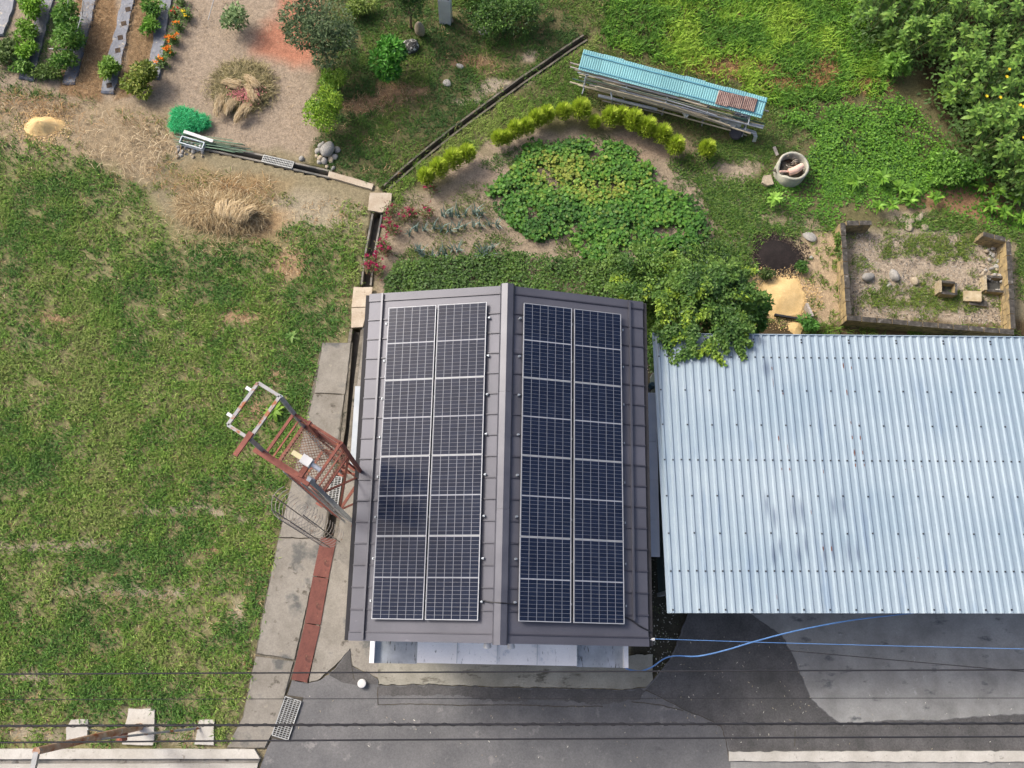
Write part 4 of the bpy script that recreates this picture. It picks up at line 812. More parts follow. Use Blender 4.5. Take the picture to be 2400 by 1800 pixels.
P, px, py = scatter([(1790, 255), (1900, 250), (1930, 320), (1880, 360), (1800, 360)], 120, lambda px, py, x, y: .3 + .7 * sst(.38, .56, fbm(x, y, .5, 70)))
cov.append(tufts(P, 8, .06, .06, .16, .012, .024, [(72, 108, 44), (90, 126, 50), (112, 138, 62)], (.7, 1.4)))
P, px, py = scatter([(1650, 440), (1790, 430), (1900, 500), (1960, 520), (1880, 550), (1770, 545), (1740, 650), (1600, 650), (1660, 560)], 120, lambda px, py, x, y: (.45 + .55 * sst(.38, .56, fbm(x, y, .5, 77))) * (1 - bl(px, py, [(1820, 600, 66, 58)])))
cov.append(tufts(P, 8, .06, .06, .17, .014, .028, [(66, 100, 42), (84, 120, 48), (104, 134, 56)], (.7, 1.4)))
stuff('ground_cover', cov, M['leaf'], 'low clover-like green cover on the slope below the thicket', 'ground cover')
# ---- inside the block enclosure and behind the garage
P, px, py = scatter([(1990, 540), (2375, 560), (2372, 765), (1992, 740)], 200, lambda px, py, x, y: sst(.38, .58, fbm(x, y, .5, 71)) * (.3 + .7 * bl(px, py, [(2200, 590, 90, 60), (2080, 690, 60, 30), (2200, 700, 120, 30), (2090, 600, 30, 30), (2280, 560, 40, 40)])))
v1 = tufts(P, 9, .05, .06, .16, .012, .022, [(92, 118, 48), (112, 134, 56), (128, 140, 64), (84, 108, 48)], (.7, 1.4))
P2, _, _ = scatter([(1990, 540), (2375, 560), (2372, 765), (1992, 740)], 260); v2 = blades(P2, U(.05, .14, len(P2)), U(.006, .012, len(P2)), rng.random(len(P2)) * 6.283, U(1.3, 1.6, len(P2)), pal(len(P2), [(190, 176, 156), (164, 148, 126), (140, 122, 100)]))
PF, _, _ = scatter([(1992, 545), (2372, 562), (2370, 762), (1994, 738)], 520, lambda px, py, x, y: .15 + .85 * np.maximum(sst(60, 20, np.minimum(px - 1990, 2372 - px)), sst(.45, .6, fbm(x, y, .6, 75)))); vf = leaves(PF + [0, 0, .012], U(.02, .06, len(PF)), U(.02, .04, len(PF)), rng.random(len(PF)) * 6.283, U(-.1, .25, len(PF)), pal(len(PF), [(96, 92, 84), (120, 114, 104), (168, 160, 148), (190, 184, 172), (74, 70, 62)]))
P3, _, _ = scatter([(1890, 545), (1972, 520), (1985, 760), (1900, 770)], 30, lambda px, py, x, y: sst(.45, .6, fbm(x, y, .4, 72)))
P4, _, _ = scatter([(1540, 745), (1900, 755), (2500, 775), (2500, 860), (1540, 845)], 60, lambda px, py, x, y: sst(.4, .6, fbm(x, y, .6, 73)))
stuff('enclosure_weeds', [v1, v2, vf, tufts(P3, 12, .05, .06, .18, .012, .022, GREEN), tufts(P4, 10, .06, .1, .28, .012, .024, GREEN)], M['blade'], 'weeds and dry litter in and around the block enclosure', 'weeds')
# ---- sweet potato vines
SP = [(1195, 385), (1240, 350), (1330, 335), (1440, 345), (1500, 380), (1560, 430), (1640, 470), (1655, 530), (1610, 590), (1540, 600), (1470, 575), (1400, 610), (1370, 590), (1330, 545), (1270, 575), (1200, 530), (1155, 490), (1150, 450), (1190, 420)]
SPX = [(1195 + (a - 1400) * 1.06 + 205, 470 + (b_ - 470) * 1.12) for a, b_ in SP]
P, px, py = scatter(SPX, 1300, lambda px, py, x, y: (.12 + .88 * sst(.33, .52, fbm(x, y, .45, 81))) * sst(-4, 30, poly_sd(SPX, px + 90 * (fbm(x, y, .7, 82, 3) - .5), py + 90 * (fbm(x, y, .7, 83, 3) - .5)))); n = len(P)
k = fbm(P[:, 0], P[:, 1], .8, 84) + .22 * bl(px, py, [(1300, 400, 130, 40), (1400, 450, 90, 40)]) + rng.normal(0, .1, n); P[:, 2] += U(.03, .24, n)
c = pal(n, [(54, 96, 36), (68, 114, 40), (84, 132, 44), (104, 142, 50), (144, 154, 62)], k=np.clip((k - .2) * 1.25, 0, .99))
ls = U(.06, .13, n); v1 = bigleaves(P, ls, ls * U(.7, 1.0, n), rng.random(n) * 6.283, U(-.1, .6, n), U(.1, .5, n), c)
P2, _, _ = scatter(SP, 500, lambda px, py, x, y: sst(.3, .5, fbm(x, y, .45, 81))); P2[:, 2] += .02; v2 = leaves(P2, U(.07, .12, len(P2)), U(.06, .1, len(P2)), rng.random(len(P2)) * 6.283, U(-.3, .3, len(P2)), pal(len(P2), [(52, 88, 34), (70, 108, 40)]))
stuff('sweet_potato_vines', [v1, v2], M['leaf'], 'dense patch of broad-leaved sweet potato vines in the garden', 'vines')
# dark small-leaved crop behind the house, weeds round the vines
CROP = [(905, 650), (930, 620), (1050, 605), (1200, 590), (1350, 610), (1500, 620), (1560, 660), (1560, 780), (900, 780)]
P, px, py = scatter([(905, 660), (930, 618), (1050, 605), (1200, 595), (1350, 612), (1480, 625), (1560, 660), (1560, 800), (900, 800)], 1500, lambda px, py, x, y: (.35 + .65 * sst(.3, .5, fbm(x, y, .4, 86)))); n = len(P); P[:, 2] += U(.05, .3, n)
c = pal(n, [(56, 84, 36), (70, 102, 40), (86, 118, 46), (104, 132, 56)], k=np.clip(fbm(P[:, 0], P[:, 1], .5, 87) + rng.normal(0, .16, n), 0, .99))
v1 = leaves(P, U(.06, .11, n), U(.04, .06, n), rng.random(n) * 6.283, U(-.3, .6, n), c)
GW = [(1150, 480), (1200, 540), (1270, 580), (1330, 560), (1400, 620), (1560, 620), (1660, 560), (1700, 560), (1700, 700), (1500, 650), (920, 640), (930, 590), (1150, 560)]
P, px, py = scatter(GW, 110, lambda px, py, x, y: sst(.36, .58, fbm(x, y, .5, 88)))
v2 = tufts(P, 8, .06, .05, .14, .012, .024, [(70, 98, 44), (88, 116, 50), (108, 128, 62)], (.7, 1.4))
P, px, py = scatter([(1120, 380), (1250, 330), (1440, 320), (1560, 380), (1700, 430), (1690, 560), (1650, 480), (1540, 410), (1430, 345), (1250, 350), (1180, 410)], 130, lambda px, py, x, y: sst(.38, .58, fbm(x, y, .6, 89)))
v3 = tufts(P, 8, .06, .05, .13, .012, .022, [(64, 96, 46), (80, 112, 48), (98, 124, 58)], (.8, 1.4))
P, px, py = scatter([(900, 470), (1010, 430), (1150, 430), (1180, 560), (900, 640)], 110, lambda px, py, x, y: .8 * sst(.48, .66, fbm(x, y, .5, 90)))
v4 = tufts(P, 8, .06, .05, .13, .010, .02, [(84, 108, 50), (104, 122, 60), (128, 134, 80)], (.8, 1.4))
stuff('garden_greens', [v1, v2, v3, v4], M['leaf'], 'dark small-leaved crop and weeds behind the house roof', 'crop')
P, px, py = scatter([(1500, 800), (1545, 800), (1580, 1420), (1600, 1540), (1540, 1600), (1510, 1560)], 160); n = len(P)
stuff('gravel_flecks', [leaves(P + [0, 0, .03], U(.02, .06, n), U(.02, .04, n), rng.random(n) * 6.283, U(-.1, .2, n), pal(n, [(150, 146, 134), (196, 190, 176), (96, 94, 80), (84, 96, 56)]))], M['straw'], 'pale flecks and leaf litter on the dark gravel beside the house', 'litter')
P, px, py = scatter([(640, 1620), (1500, 1630), (2390, 1450), (2400, 1790), (640, 1790)], 0, None)
q = np.array([at(px_, py_)[:2] for px_, py_ in zip(U(660, 2390, 110), U(1625, 1790, 110))] + [at(px_, py_)[:2] for px_, py_ in zip(U(1560, 1900, 90), U(1490, 1700, 90))]); n = len(q)
stuff('fallen_leaves', [leaves(np.column_stack([q, np.full(n, .018)]), U(.02, .075, n), U(.008, .022, n), rng.random(n) * 6.283, U(0, .12, n), pal(n, [(206, 202, 186), (176, 166, 142), (150, 136, 108)]))], M['straw'], 'small pale leaf scraps scattered over the asphalt', 'litter')

# ------------------------------------------------------------------ trees, shrubs and single plants
def crown(n, rx, ry, rz, cz, cols, ll=(.06, .11), lw=.5, seed=0, lumps=9, hollow=.45, jit=.14):
    """uneven crown of leaf clumps: lumps on an ellipsoid, leaves through each lump"""
    g = np.random.default_rng(seed); th = g.random(lumps) * 6.283; ph = np.arcsin(g.uniform(-.35, 1, lumps)); r_ = g.uniform(.45, .8, lumps)
    ctr = np.stack([np.cos(th) * np.cos(ph) * rx * r_, np.sin(th) * np.cos(ph) * ry * r_, cz + np.sin(ph) * rz * r_], 1); ctr = np.vstack([ctr, [[0, 0, cz]]])
    rad = g.uniform(.34, .6, lumps + 1); bri = g.uniform(0, 1, lumps + 1); i = g.integers(0, lumps + 1, n)
    d = g.normal(0, 1, (n, 3)); d /= np.linalg.norm(d, axis=1)[:, None]; rr = (hollow + (1 - hollow) * g.random(n)) ** .6
    P = ctr[i] + d * (rad[i] * rr)[:, None] * [rx, ry, rz]; P[:, 2] = np.maximum(P[:, 2], .05)
    k = np.clip(bri[i] * .7 + g.random(n) * .3, 0, .99); az = np.arctan2(d[:, 1], d[:, 0]) + g.normal(0, .9, n); Ln = g.uniform(*ll, n)
    return leaves(P, Ln, Ln * lw * g.uniform(.8, 1.2, n), az, g.normal(.1, .5, n), pal(n, cols, g, jit, k=k), roll=g.normal(0, .6, n))
def tree(name, px, py, zc, rx, ry, rz, n, cols, label, cat='shrub', ll=(.06, .11), lw=.5, seed=0, lumps=9, group=None, limbs=4, extra=None):
    """px, py: where the crown's middle (height zc) shows in the survey photo"""
    c_ = at(px, py, zc); base = np.array([c_[0], c_[1], -.03]); t_ = thing(name, base, label, cat, group); g = random.Random(seed)
    m_ = MB(); r0 = .03 + .02 * rx
    m_.tube([base, base + [.03, .02, zc * .5], base + [.0, .03, zc * .9]], [r0, r0 * .8, r0 * .4], 8)
    for k in range(limbs):
        a = 6.283 * k / limbs + g.random(); m_.tube([base + [.02, .02, zc * .4], base + [math.cos(a) * rx * .35, math.sin(a) * ry * .35, zc * .8], base + [math.cos(a) * rx * .7, math.sin(a) * ry * .7, zc + rz * .2]], [r0 * .5, r0 * .35, r0 * .12], 6)
    m_.build('trunk', M['bark'], t_)
    V, F, C = merge([crown(n, rx, ry, rz, zc, cols, ll, lw, seed, lumps)] + (extra or [])); link('crown', np_mesh('crown', V + [0, 0, .03], F, C, M['leaf']), t_); return t_
tree('fruit_tree', 748, 75, 1.5, .95, 1.0, .75, 5200, [(70, 90, 58), (84, 104, 64), (98, 118, 76), (56, 76, 46)], 'grey-green fruit tree beside the red soil plot', 'tree', (.07, .13), .38, 1, 14)
tree('leafy_shrub', 912, 140, .7, .5, .58, .5, 2000, [(54, 116, 34), (70, 136, 40), (90, 150, 48), (42, 90, 30)], 'bright glossy green shrub right of the fruit tree', 'shrub', (.1, .17), .5, 2, 9)
tree('leafy_shrub', 760, 262, .7, .55, .66, .5, 3600, [(104, 146, 36), (126, 162, 42), (146, 176, 52), (84, 122, 34)], 'yellow-green shrub above the stone heap', 'shrub', (.05, .09), .5, 3, 10)
tree('leafy_shrub', 782, 192, .45, .36, .42, .32, 1500, [(96, 140, 40), (118, 156, 48), (140, 168, 60)], 'small light green shrub between fruit tree and yellow-green shrub', 'shrub', (.05, .09), .5, 4, 6)
tree('round_bush', 955, -6, 1.4, .62, .5, .6, 3400, [(52, 82, 34), (66, 98, 40), (84, 116, 48)], 'clipped dark bush cut off by the top edge beside the stone post', 'bush', (.05, .09), .45, 5, 8)
tree('leafy_shrub', 1180, 28, .55, 1.15, .72, .5, 5200, [(56, 88, 36), (72, 108, 42), (92, 126, 50), (48, 76, 34)], 'wide dark green shrub at the top edge right of the stone post', 'shrub', (.05, .1), .5, 6, 14)
tree('leafy_shrub', 1085, -40, .6, .6, .5, .5, 2200, [(96, 126, 44), (80, 112, 42), (116, 144, 56)], 'lighter shrub at the top edge just right of the stone post', 'shrub', (.05, .1), .5, 7, 8)
TG = [(54, 84, 38), (68, 100, 42), (84, 118, 46), (104, 136, 52), (44, 70, 34)]
YG = [(128, 156, 46), (152, 176, 56), (106, 140, 48)]; TG2 = [(56, 88, 38), (72, 106, 44), (88, 122, 50), (108, 138, 58)]
def sprays(c0, spots, seed):
    """leafy branch ends: long drooping clumps pointing outwards from the middle of the tree"""
    g = np.random.default_rng(seed); out = []
    for px_, py_, z_, y_ in spots:
        q = at(px_, py_, z_) - [c0[0], c0[1], 0]; az = math.atan2(q[1], q[0]) + g.normal(0, .5); n = 260; t_ = g.random(n); ln = g.uniform(.5, .8)
        P = np.column_stack([(t_ - .6) * ln, g.normal(0, .10, n) * (1.15 - t_), g.normal(0, .05, n) - .16 * t_ ** 2]); P = np.column_stack([P[:, 0] * math.cos(az) - P[:, 1] * math.sin(az), P[:, 0] * math.sin(az) + P[:, 1] * math.cos(az), P[:, 2]]) + q
        Ln = g.uniform(.06, .11, n); k = np.clip(t_ * .8 + g.random(n) * .25, 0, .99)
        out.append(leaves(P, Ln, Ln * .6, az + g.choice((-1, 1), n) * g.uniform(.3, 1.2, n), g.normal(-.1, .35, n), pal(n, TG2[1:] + YG if y_ else TG2, g, .12, k=k), roll=g.normal(0, .4, n)))
    return out
c0 = at(1655, 705, 2.3); g = random.Random(3)
ex = [(1590, 790, 3.0, 1), (1620, 770, 3.1, 0), (1660, 812, 3.05, 1), (1700, 800, 3.1, 0), (1565, 810, 2.95, 0), (1740, 790, 3.1, 0), (1735, 815, 3.0, 0), (1650, 735, 3.2, 1), (1745, 748, 2.9, 1), (1595, 835, 2.95, 0), (1680, 830, 3.0, 1), (1640, 665, 3.0, 1), (1570, 780, 3.0, 0), (1625, 800, 3.1, 0)]
ex += [(g.uniform(1545, 1775), g.uniform(620, 770), g.uniform(2.6, 3.3), g.random() < .25) for _ in range(46)]
ex = sprays(c0, ex, 5)
tree('leafy_tree', 1655, 705, 2.3, 1.25, .95, .8, 7000, TG, 'dense tree whose branches hang over the garage roof corner', 'tree', (.07, .13), .5, 8, 22, extra=ex, limbs=6)
c1 = at(1530, 660, 1.3); g = random.Random(8); ex1 = sprays(c1, [(g.uniform(1440, 1600), g.uniform(570, 720), g.uniform(1.6, 2.2), g.random() < .15) for _ in range(34)], 6)
tree('leafy_tree', 1530, 660, 1.3, 1.0, .95, .95, 6500, TG, 'dark tree filling the corner between house roof and garage', 'tree', (.06, .11), .5, 9, 16, extra=ex1)
tree('leafy_shrub', 1760, 738, 1.0, .5, .5, .65, 2400, [(58, 96, 38), (72, 116, 42), (92, 136, 50)], 'green shrub between the hanging tree and the lower husk pile', 'shrub', (.08, .13), .5, 10, 9)
tree('leafy_shrub', 1650, 620, .6, 1.1, .6, .5, 3600, TG, 'low dusky shrub between the vines and the hanging tree', 'shrub', (.05, .1), .5, 12, 12)
tree('leafy_shrub', 1528, 800, .9, .22, .75, .8, 1800, TG, 'narrow shrub squeezed between house eave and garage wall', 'shrub', (.07, .12), .5, 13, 7)
tree('leafy_shrub', 1895, 757, .25, .3, .2, .2, 500, [(72, 122, 48), (96, 146, 60)], 'small leafy weed by the dark board behind the garage', 'weed', (.08, .14), .35, 14, 4)
tree('leafy_shrub', 1965, 575, .3, .16, .35, .25, 500, [(76, 108, 42), (100, 130, 50)], 'weed clump against the outer left face of the block wall', 'weed', (.06, .1), .4, 15, 4)
tree('leafy_shrub', 1800, 645, .15, .22, .18, .14, 420, [(70, 92, 44), (96, 116, 56)], 'weed tuft between ash patch and husk pile', 'weed', (.05, .1), .4, 16, 4)
tree('leafy_shrub', 1880, 625, .15, .18, .16, .14, 420, [(70, 108, 44), (96, 136, 56)], 'green weed on the right rim of the ash patch', 'weed', (.05, .1), .4, 17, 4)
# rosette weed in the lawn
def rosette(name, px, py, R, n, cols, label, seed, z=.05, cat='weed'):
    g = np.random.default_rng(seed); c_ = at(px, py); P = np.tile([0, 0, z], (n, 1)) + np.column_stack([g.normal(0, .02, (n, 2)), g.random(n) * z]); Ln = g.uniform(.6, 1, n) * R
    V, F, C = bigleaves(P, Ln, Ln * .33, np.arange(n) * 2.4 + g.normal(0, .2, n), g.uniform(.2, .9, n), g.uniform(.2, .5, n), pal(n, cols, g)); o = link(name, np_mesh(name, V, F, C, M['leaf'])); o.location = (c_[0], c_[1], -.03); return tag(o, label, cat)
rosette('broadleaf_weed', 643, 964, .34, 26, [(112, 150, 40), (134, 170, 54), (96, 136, 40)], 'large bright rosette weed in the lawn under the tower frame', 1)
rosette('broadleaf_weed', 683, 790, .24, 14, [(96, 134, 60), (120, 150, 74)], 'small rosette weed in the lawn beside the footpath end', 2)
rosette('broadleaf_weed', 1808, 478, .3, 30, [(124, 168, 62), (146, 184, 80)], 'pale rosette weed below the concrete ring', 3, .2)
YW = ((1998, 432), (2100, 448), (2135, 452), (2060, 425), (2125, 478), (2184, 470), (2290, 445), (2330, 455), (2370, 470), (2345, 505), (2385, 520), (2240, 430), (2180, 425), (2310, 490), (2050, 490), (2085, 490))
for i, (px_, py_) in enumerate(YW):
    od = 'first second third fourth fifth sixth seventh eighth ninth tenth eleventh twelfth thirteenth fourteenth fifteenth sixteenth'.split(); rosette('broadleaf_weed', px_, py_, .26 + .1 * random.random(), 24, [(104, 150, 48), (130, 172, 62), (88, 128, 44)], 'bright young leafy weed below the thicket, ' + od[sorted(x_[0] for x_ in YW).index(px_)] + ' from the left', 20 + i, .15)['group'] = 'young weeds below the thicket'
# ---- kochia bushes
def kochia_me(seed):
    g = np.random.default_rng(seed); n = 1500; d = g.normal(0, 1, (n, 3)); d /= np.linalg.norm(d, axis=1)[:, None]; d[:, 2] = np.abs(d[:, 2]) * 1.1 - .25
    P = d * (g.random(n) ** .4)[:, None] * [.17, .17, .33] + [0, 0, .24]; P[:, 2] = P[:, 2].clip(.01)
    lean = .25 + .75 * np.hypot(d[:, 0], d[:, 1]) * g.random(n); k = np.clip(.5 + .35 * d[:, 2] + g.normal(0, .2, n), 0, .99)
    return blades(P, g.uniform(.09, .17, n), g.uniform(.014, .026, n), np.arctan2(d[:, 1], d[:, 0]) + g.normal(0, .3, n), lean, pal(n, [(140, 166, 44), (162, 186, 54), (182, 202, 68), (200, 216, 92)], g, k=k))
KM = [np_mesh('foliage', *kochia_me(s), M['leaf']) for s in (1, 2, 3, 4)]
stem_me = rmesh('stem', *(lambda m_: (m_.v, m_.f))(MB().tube([(0, 0, -.05), (0, 0, .25)], [.015, .008], 6)), M['stem'])
KP = [(1000, 418, .95), (1030, 400, 1.1), (1062, 382, 1.15), (1094, 366, 1.05), (1168, 330, .9), (1187, 328, .8), (1207, 312, 1.0), (1233, 306, .95), (1256, 286, 1.0), (1279, 276, 1.0), (1318, 268, .95), (1358, 264, 1.2), (1391, 290, .75), (1427, 280, 1.1), (1453, 278, 1.0), (1478, 292, 1.15), (1509, 307, 1.15), (1546, 322, 1.1), (1577, 347, 1.1), (1650, 354, 1.0)]
KN = {0: 'leftmost yellow-green kochia bush of the row, next to the red cockscomb', 3: 'rightmost kochia bush of the lower left cluster', 11: 'tall kochia bush just left of the smallest one', 12: 'smallest kochia bush, alone at the bend of the row', 19: 'kochia bush standing apart at the right end of the row', 18: 'last kochia bush before the gap near the right end of the row'}
for i, (px_, py_, s) in enumerate(KP):
    p = at(px_, py_ + 10 * s); od = ('first', 'second', 'third', 'fourth', 'fifth', 'sixth', 'seventh'); lb = KN.get(i) or (od[i] + ' kochia bush from the left in the cluster nearest the drain junction' if i < 4 else od[i - 4] + ' kochia bush from the left in the row climbing beside the drain' if i < 11 else od[i - 13] + ' kochia bush from the left in front of the turquoise rack')
    t_ = thing('kochia_bush', (p[0], p[1], -.02), lb, 'bush', 'kochia bushes edging the garden', random.random() * 6); s *= 1.2; t_.scale = (s, s, s * random.uniform(1, 1.2)); link('foliage', KM[i % 4], t_); link('stem', stem_me, t_)
# ---- leeks
def leek_me(seed):
    g = np.random.default_rng(seed); n = 9; return blades(np.column_stack([g.normal(0, .02, (n, 2)), np.zeros(n)]), g.uniform(.22, .42, n), g.uniform(.022, .034, n), g.random(n) * 6.283, g.uniform(.1, .8, n), pal(n, [(104, 128, 122), (124, 146, 138), (90, 114, 104), (138, 156, 146)], g))
LM = [np_mesh('leek', *leek_me(s), M['leaf']) for s in range(5)]
rows_ = [('front row nearest the house', [(1000 + 14 * k, 600 - 2.5 * k) for k in range(6)] + [(985, 598), (978, 590)]), ('small clump right of the front row', [(1128, 596), (1138, 588), (1146, 594), (1152, 584), (1136, 600)]),
         ('middle row', [(962, 548), (975, 540)] + [(995 + 19 * k, 540 - 1.2 * k) for k in range(10)]), ('back row nearest the kochia', [(1040 + 18 * k, 507 - 1.0 * k) for k in range(6)])]
for rn, pts in rows_:
    for px_, py_ in pts:
        p = at(px_ + random.uniform(-4, 4), py_ + random.uniform(-4, 4)); o = link('leek_plant', random.choice(LM)); o.location = (p[0], p[1], -.03); o.rotation_euler = (0, 0, random.random() * 6); s = random.uniform(1.0, 1.45); o.scale = (s, s, s)
        tag(o, 'blue-green leek in the ' + rn, 'leek', 'leeks in the ' + rn)
# ---- flowering plants
def flower_me(seed, h, R, nl, nf, gcol, fcol, fs=.05):
    g = np.random.default_rng(seed); P = np.column_stack([g.normal(0, R * .5, (nl, 2)), g.random(nl) * h]); Ln = g.uniform(.06, .12, nl)
    A = leaves(P, Ln, Ln * .35, g.random(nl) * 6.283, g.uniform(-.2, .7, nl), pal(nl, gcol, g))
    c_ = np.column_stack([g.normal(0, R * .5, (nf, 2)), h * g.uniform(.75, 1.1, nf)]); Q = np.repeat(c_, 9, 0) + g.normal(0, fs * .35, (nf * 9, 3)); n = len(Q)
    return A, leaves(Q, np.full(n, fs), np.full(n, fs * .7), g.random(n) * 6.283, g.uniform(.0, .9, n), pal(n, fcol, g))
def flower(name, px, py, h, R, nl, nf, gcol, fcol, label, seed, fs=.05, group=None):
    p = at(px, py); t_ = thing(name, (p[0], p[1], -.03), label, 'flower', group); A, B_ = flower_me(seed, h, R, nl, nf, gcol, fcol, fs)
    link('foliage', np_mesh('foliage', *A, M['leaf']), t_); link('blossoms', np_mesh('blossoms', *B_, M['petal']), t_); MB().tube([(0, 0, 0), (.01, 0, h * .8)], [.012, .006], 6).build('stem', M['stem'], t_, True)
RC = [(150, 28, 72), (168, 40, 90), (132, 22, 58)]; RG = [(112, 92, 66), (96, 108, 54), (120, 72, 64), (86, 104, 50)]
for i, (px_, py_, nf, lb) in enumerate([(1012, 445, 2, 'thin-stemmed red cockscomb next to the first kochia bush'), (1003, 505, 4, 'red cockscomb at the left end of the back leek row'), (966, 508, 7, 'red cockscomb cluster above the middle leeks'), (950, 512, 5, 'red cockscomb between the two upper clumps'), (916, 500, 3, 'pale-stemmed red cockscomb nearest the tan drain slab'), (912, 532, 8, 'fullest red cockscomb halfway down the drain'), (925, 545, 4, 'sparse red cockscomb right of the fullest one'), (898, 582, 6, 'red cockscomb below the fullest one'), (905, 592, 4, 'red cockscomb leaning into the bare soil'), (880, 618, 7, 'purple-red cockscomb overhanging the drain'), (868, 630, 8, 'lowest purple-red cockscomb over the drain near the house corner'), (890, 640, 4, 'sparse cockscomb nearest the roof corner')]):
    flower('cockscomb', px_, py_, .45, .16, 130, nf, RG, RC, lb, 200 + i, .05, 'red cockscombs along the drain')
OC = [(232, 130, 24), (244, 152, 40), (222, 104, 20)]; OG = [(82, 112, 44), (100, 130, 52), (70, 98, 40)]
for i, (px_, py_, nf, cl_, lb) in enumerate([(408, 92, 9, OC, 'largest orange marigold clump beside the film bed'), (396, 122, 8, OC, 'orange marigold clump below the largest one'), (384, 145, 5, OC, 'lowest small orange marigold clump'), (420, 62, 3, OC, 'orange marigold with few blossoms above the largest clump'), (412, 30, 5, [(206, 50, 50), (222, 70, 60)], 'red flowered plant above the marigolds'), (438, 34, 4, [(232, 200, 40), (240, 214, 70)], 'yellow flowered plant right of the red one'), (425, 2, 2, OC, 'leafy marigold at the top edge')]):
    flower('marigold', px_, py_ + 6, .3, .15, 220, nf, OG, cl_, lb, 230 + i, .055, 'marigolds beside the film bed')

# ---- thicket of wild sunflower at the upper right: bushes copied from three builds
def thick_me(seed):
    g = np.random.default_rng(seed); parts = []
    for k in range(13):
        a = g.random() * 6.283; r_ = .6 * math.sqrt(g.random()); h = g.uniform(.55, 1.9) if k > 3 else g.uniform(1.5, 2.1); n = 15
        P = np.column_stack([np.full(n, r_ * math.cos(a)), np.full(n, r_ * math.sin(a)), h - .03 * np.arange(n) * .7]); Ln = g.uniform(.15, .28, n) * np.linspace(.6, 1.15, n)
        parts.append(bigleaves(P, Ln, Ln * .42, np.arange(n) * 2.4 + g.random() * 6, np.linspace(1.0, .0, n) + g.normal(0, .12, n), g.uniform(.25, .5, n), pal(n, [(92, 128, 52), (110, 146, 58), (128, 160, 70), (78, 110, 44)], g, .12) * g.uniform(.8, 1.2)))
    n = 300; P = np.column_stack([g.normal(0, .32, (n, 2)), g.uniform(.05, 1.2, n)]); parts.append(leaves(P, g.uniform(.1, .18, n), g.uniform(.05, .09, n), g.random(n) * 6.283, g.uniform(-.6, .4, n), pal(n, [(70, 98, 46), (86, 114, 54)], g)))
    return merge(parts)
TM = [np_mesh('foliage', *thick_me(s), M['leaf']) for s in (1, 2, 3, 4)]
m_ = MB()
for k in range(7): a = k * .9; m_.tube([(.05 * math.cos(a), .05 * math.sin(a), -.05), (.2 * math.cos(a), .2 * math.sin(a), .9), (.42 * math.cos(a), .42 * math.sin(a), 1.7)], [.018, .014, .006], 6)
thick_stem = rmesh('stems', m_.v, m_.f, M['stem'])
fl_me = np_mesh('blossom', *(lambda g, n: leaves(np.tile([0, 0, 0.], (n, 1)), np.full(n, .055), np.full(n, .03), np.arange(n) * .63, np.full(n, .35), pal(n, [(228, 196, 40), (236, 208, 60)], g)))(np.random.default_rng(3), 14), M['petal'])
TP = [(2105, 60), (2180, 30), (2260, 40), (2340, 30), (2405, 50), (2140, 110), (2210, 100), (2290, 100), (2370, 105), (2440, 110), (2260, 160), (2330, 165), (2400, 175), (2460, 190), (2250, 210), (2320, 230), (2390, 245), (2290, 290), (2360, 310), (2430, 300), (2300, 345), (2370, 375), (2440, 380), (2390, 420), (2060, 40), (2080, -20), (2150, -30), (2230, -35), (2320, -40), (2400, -30), (2470, 40), (2450, 440)]
FL = {15: (2348, 178), 12: (2290, 137), 18: (2365, 297), 21: (2340, 387), 17: (2222, 330), 9: (2420, 60)}
for i, (px_, py_) in enumerate(TP):
    zc = .9; p = at(px_, py_ - 8, zc); t_ = thing('wild_sunflower', (p[0], p[1], -.04), 'tall leafy wild sunflower bush in the dark thicket at the upper right' if i not in FL else 'wild sunflower bush with yellow blossoms, ' + {9: 'near the right edge in the upper thicket', 12: 'in the right half of the thicket at mid height', 15: 'in the middle of the thicket', 17: 'at the left rim of the lower thicket', 18: 'right of centre in the lower thicket', 21: 'lowest in the thicket'}[i], 'bush', 'wild sunflowers of the thicket' if i not in FL else 'flowering wild sunflowers of the thicket', random.random() * 6)
    s = random.uniform(.8, 1.12); t_.scale = (s, s, s); link('foliage', TM[i % 4], t_); link('stems', thick_stem, t_)
    if i in FL:
        for dx in (0, .1): link('blossom', fl_me, t_, (random.uniform(-.2, .2) + dx, random.uniform(-.3, .1), 2.05 - dx))
tree('leafy_shrub', 2100, 150, .5, .45, .35, .35, 900, [(104, 146, 54), (126, 166, 66)], 'bright low bush at the left foot of the thicket', 'bush', (.12, .2), .42, 31, 6)
tree('leafy_shrub', 2240, 395, .4, .8, .45, .35, 2200, [(80, 122, 46), (98, 142, 54), (116, 158, 62)], 'low green bush at the lower rim of the thicket', 'bush', (.07, .12), .6, 32, 9)
tree('leafy_shrub', 2250, 215, .3, .5, .35, .25, 1100, [(110, 150, 44), (140, 172, 56), (90, 130, 42)], 'yellowish round-leaved bush in the gap of the thicket', 'bush', (.08, .12), .8, 33, 6)

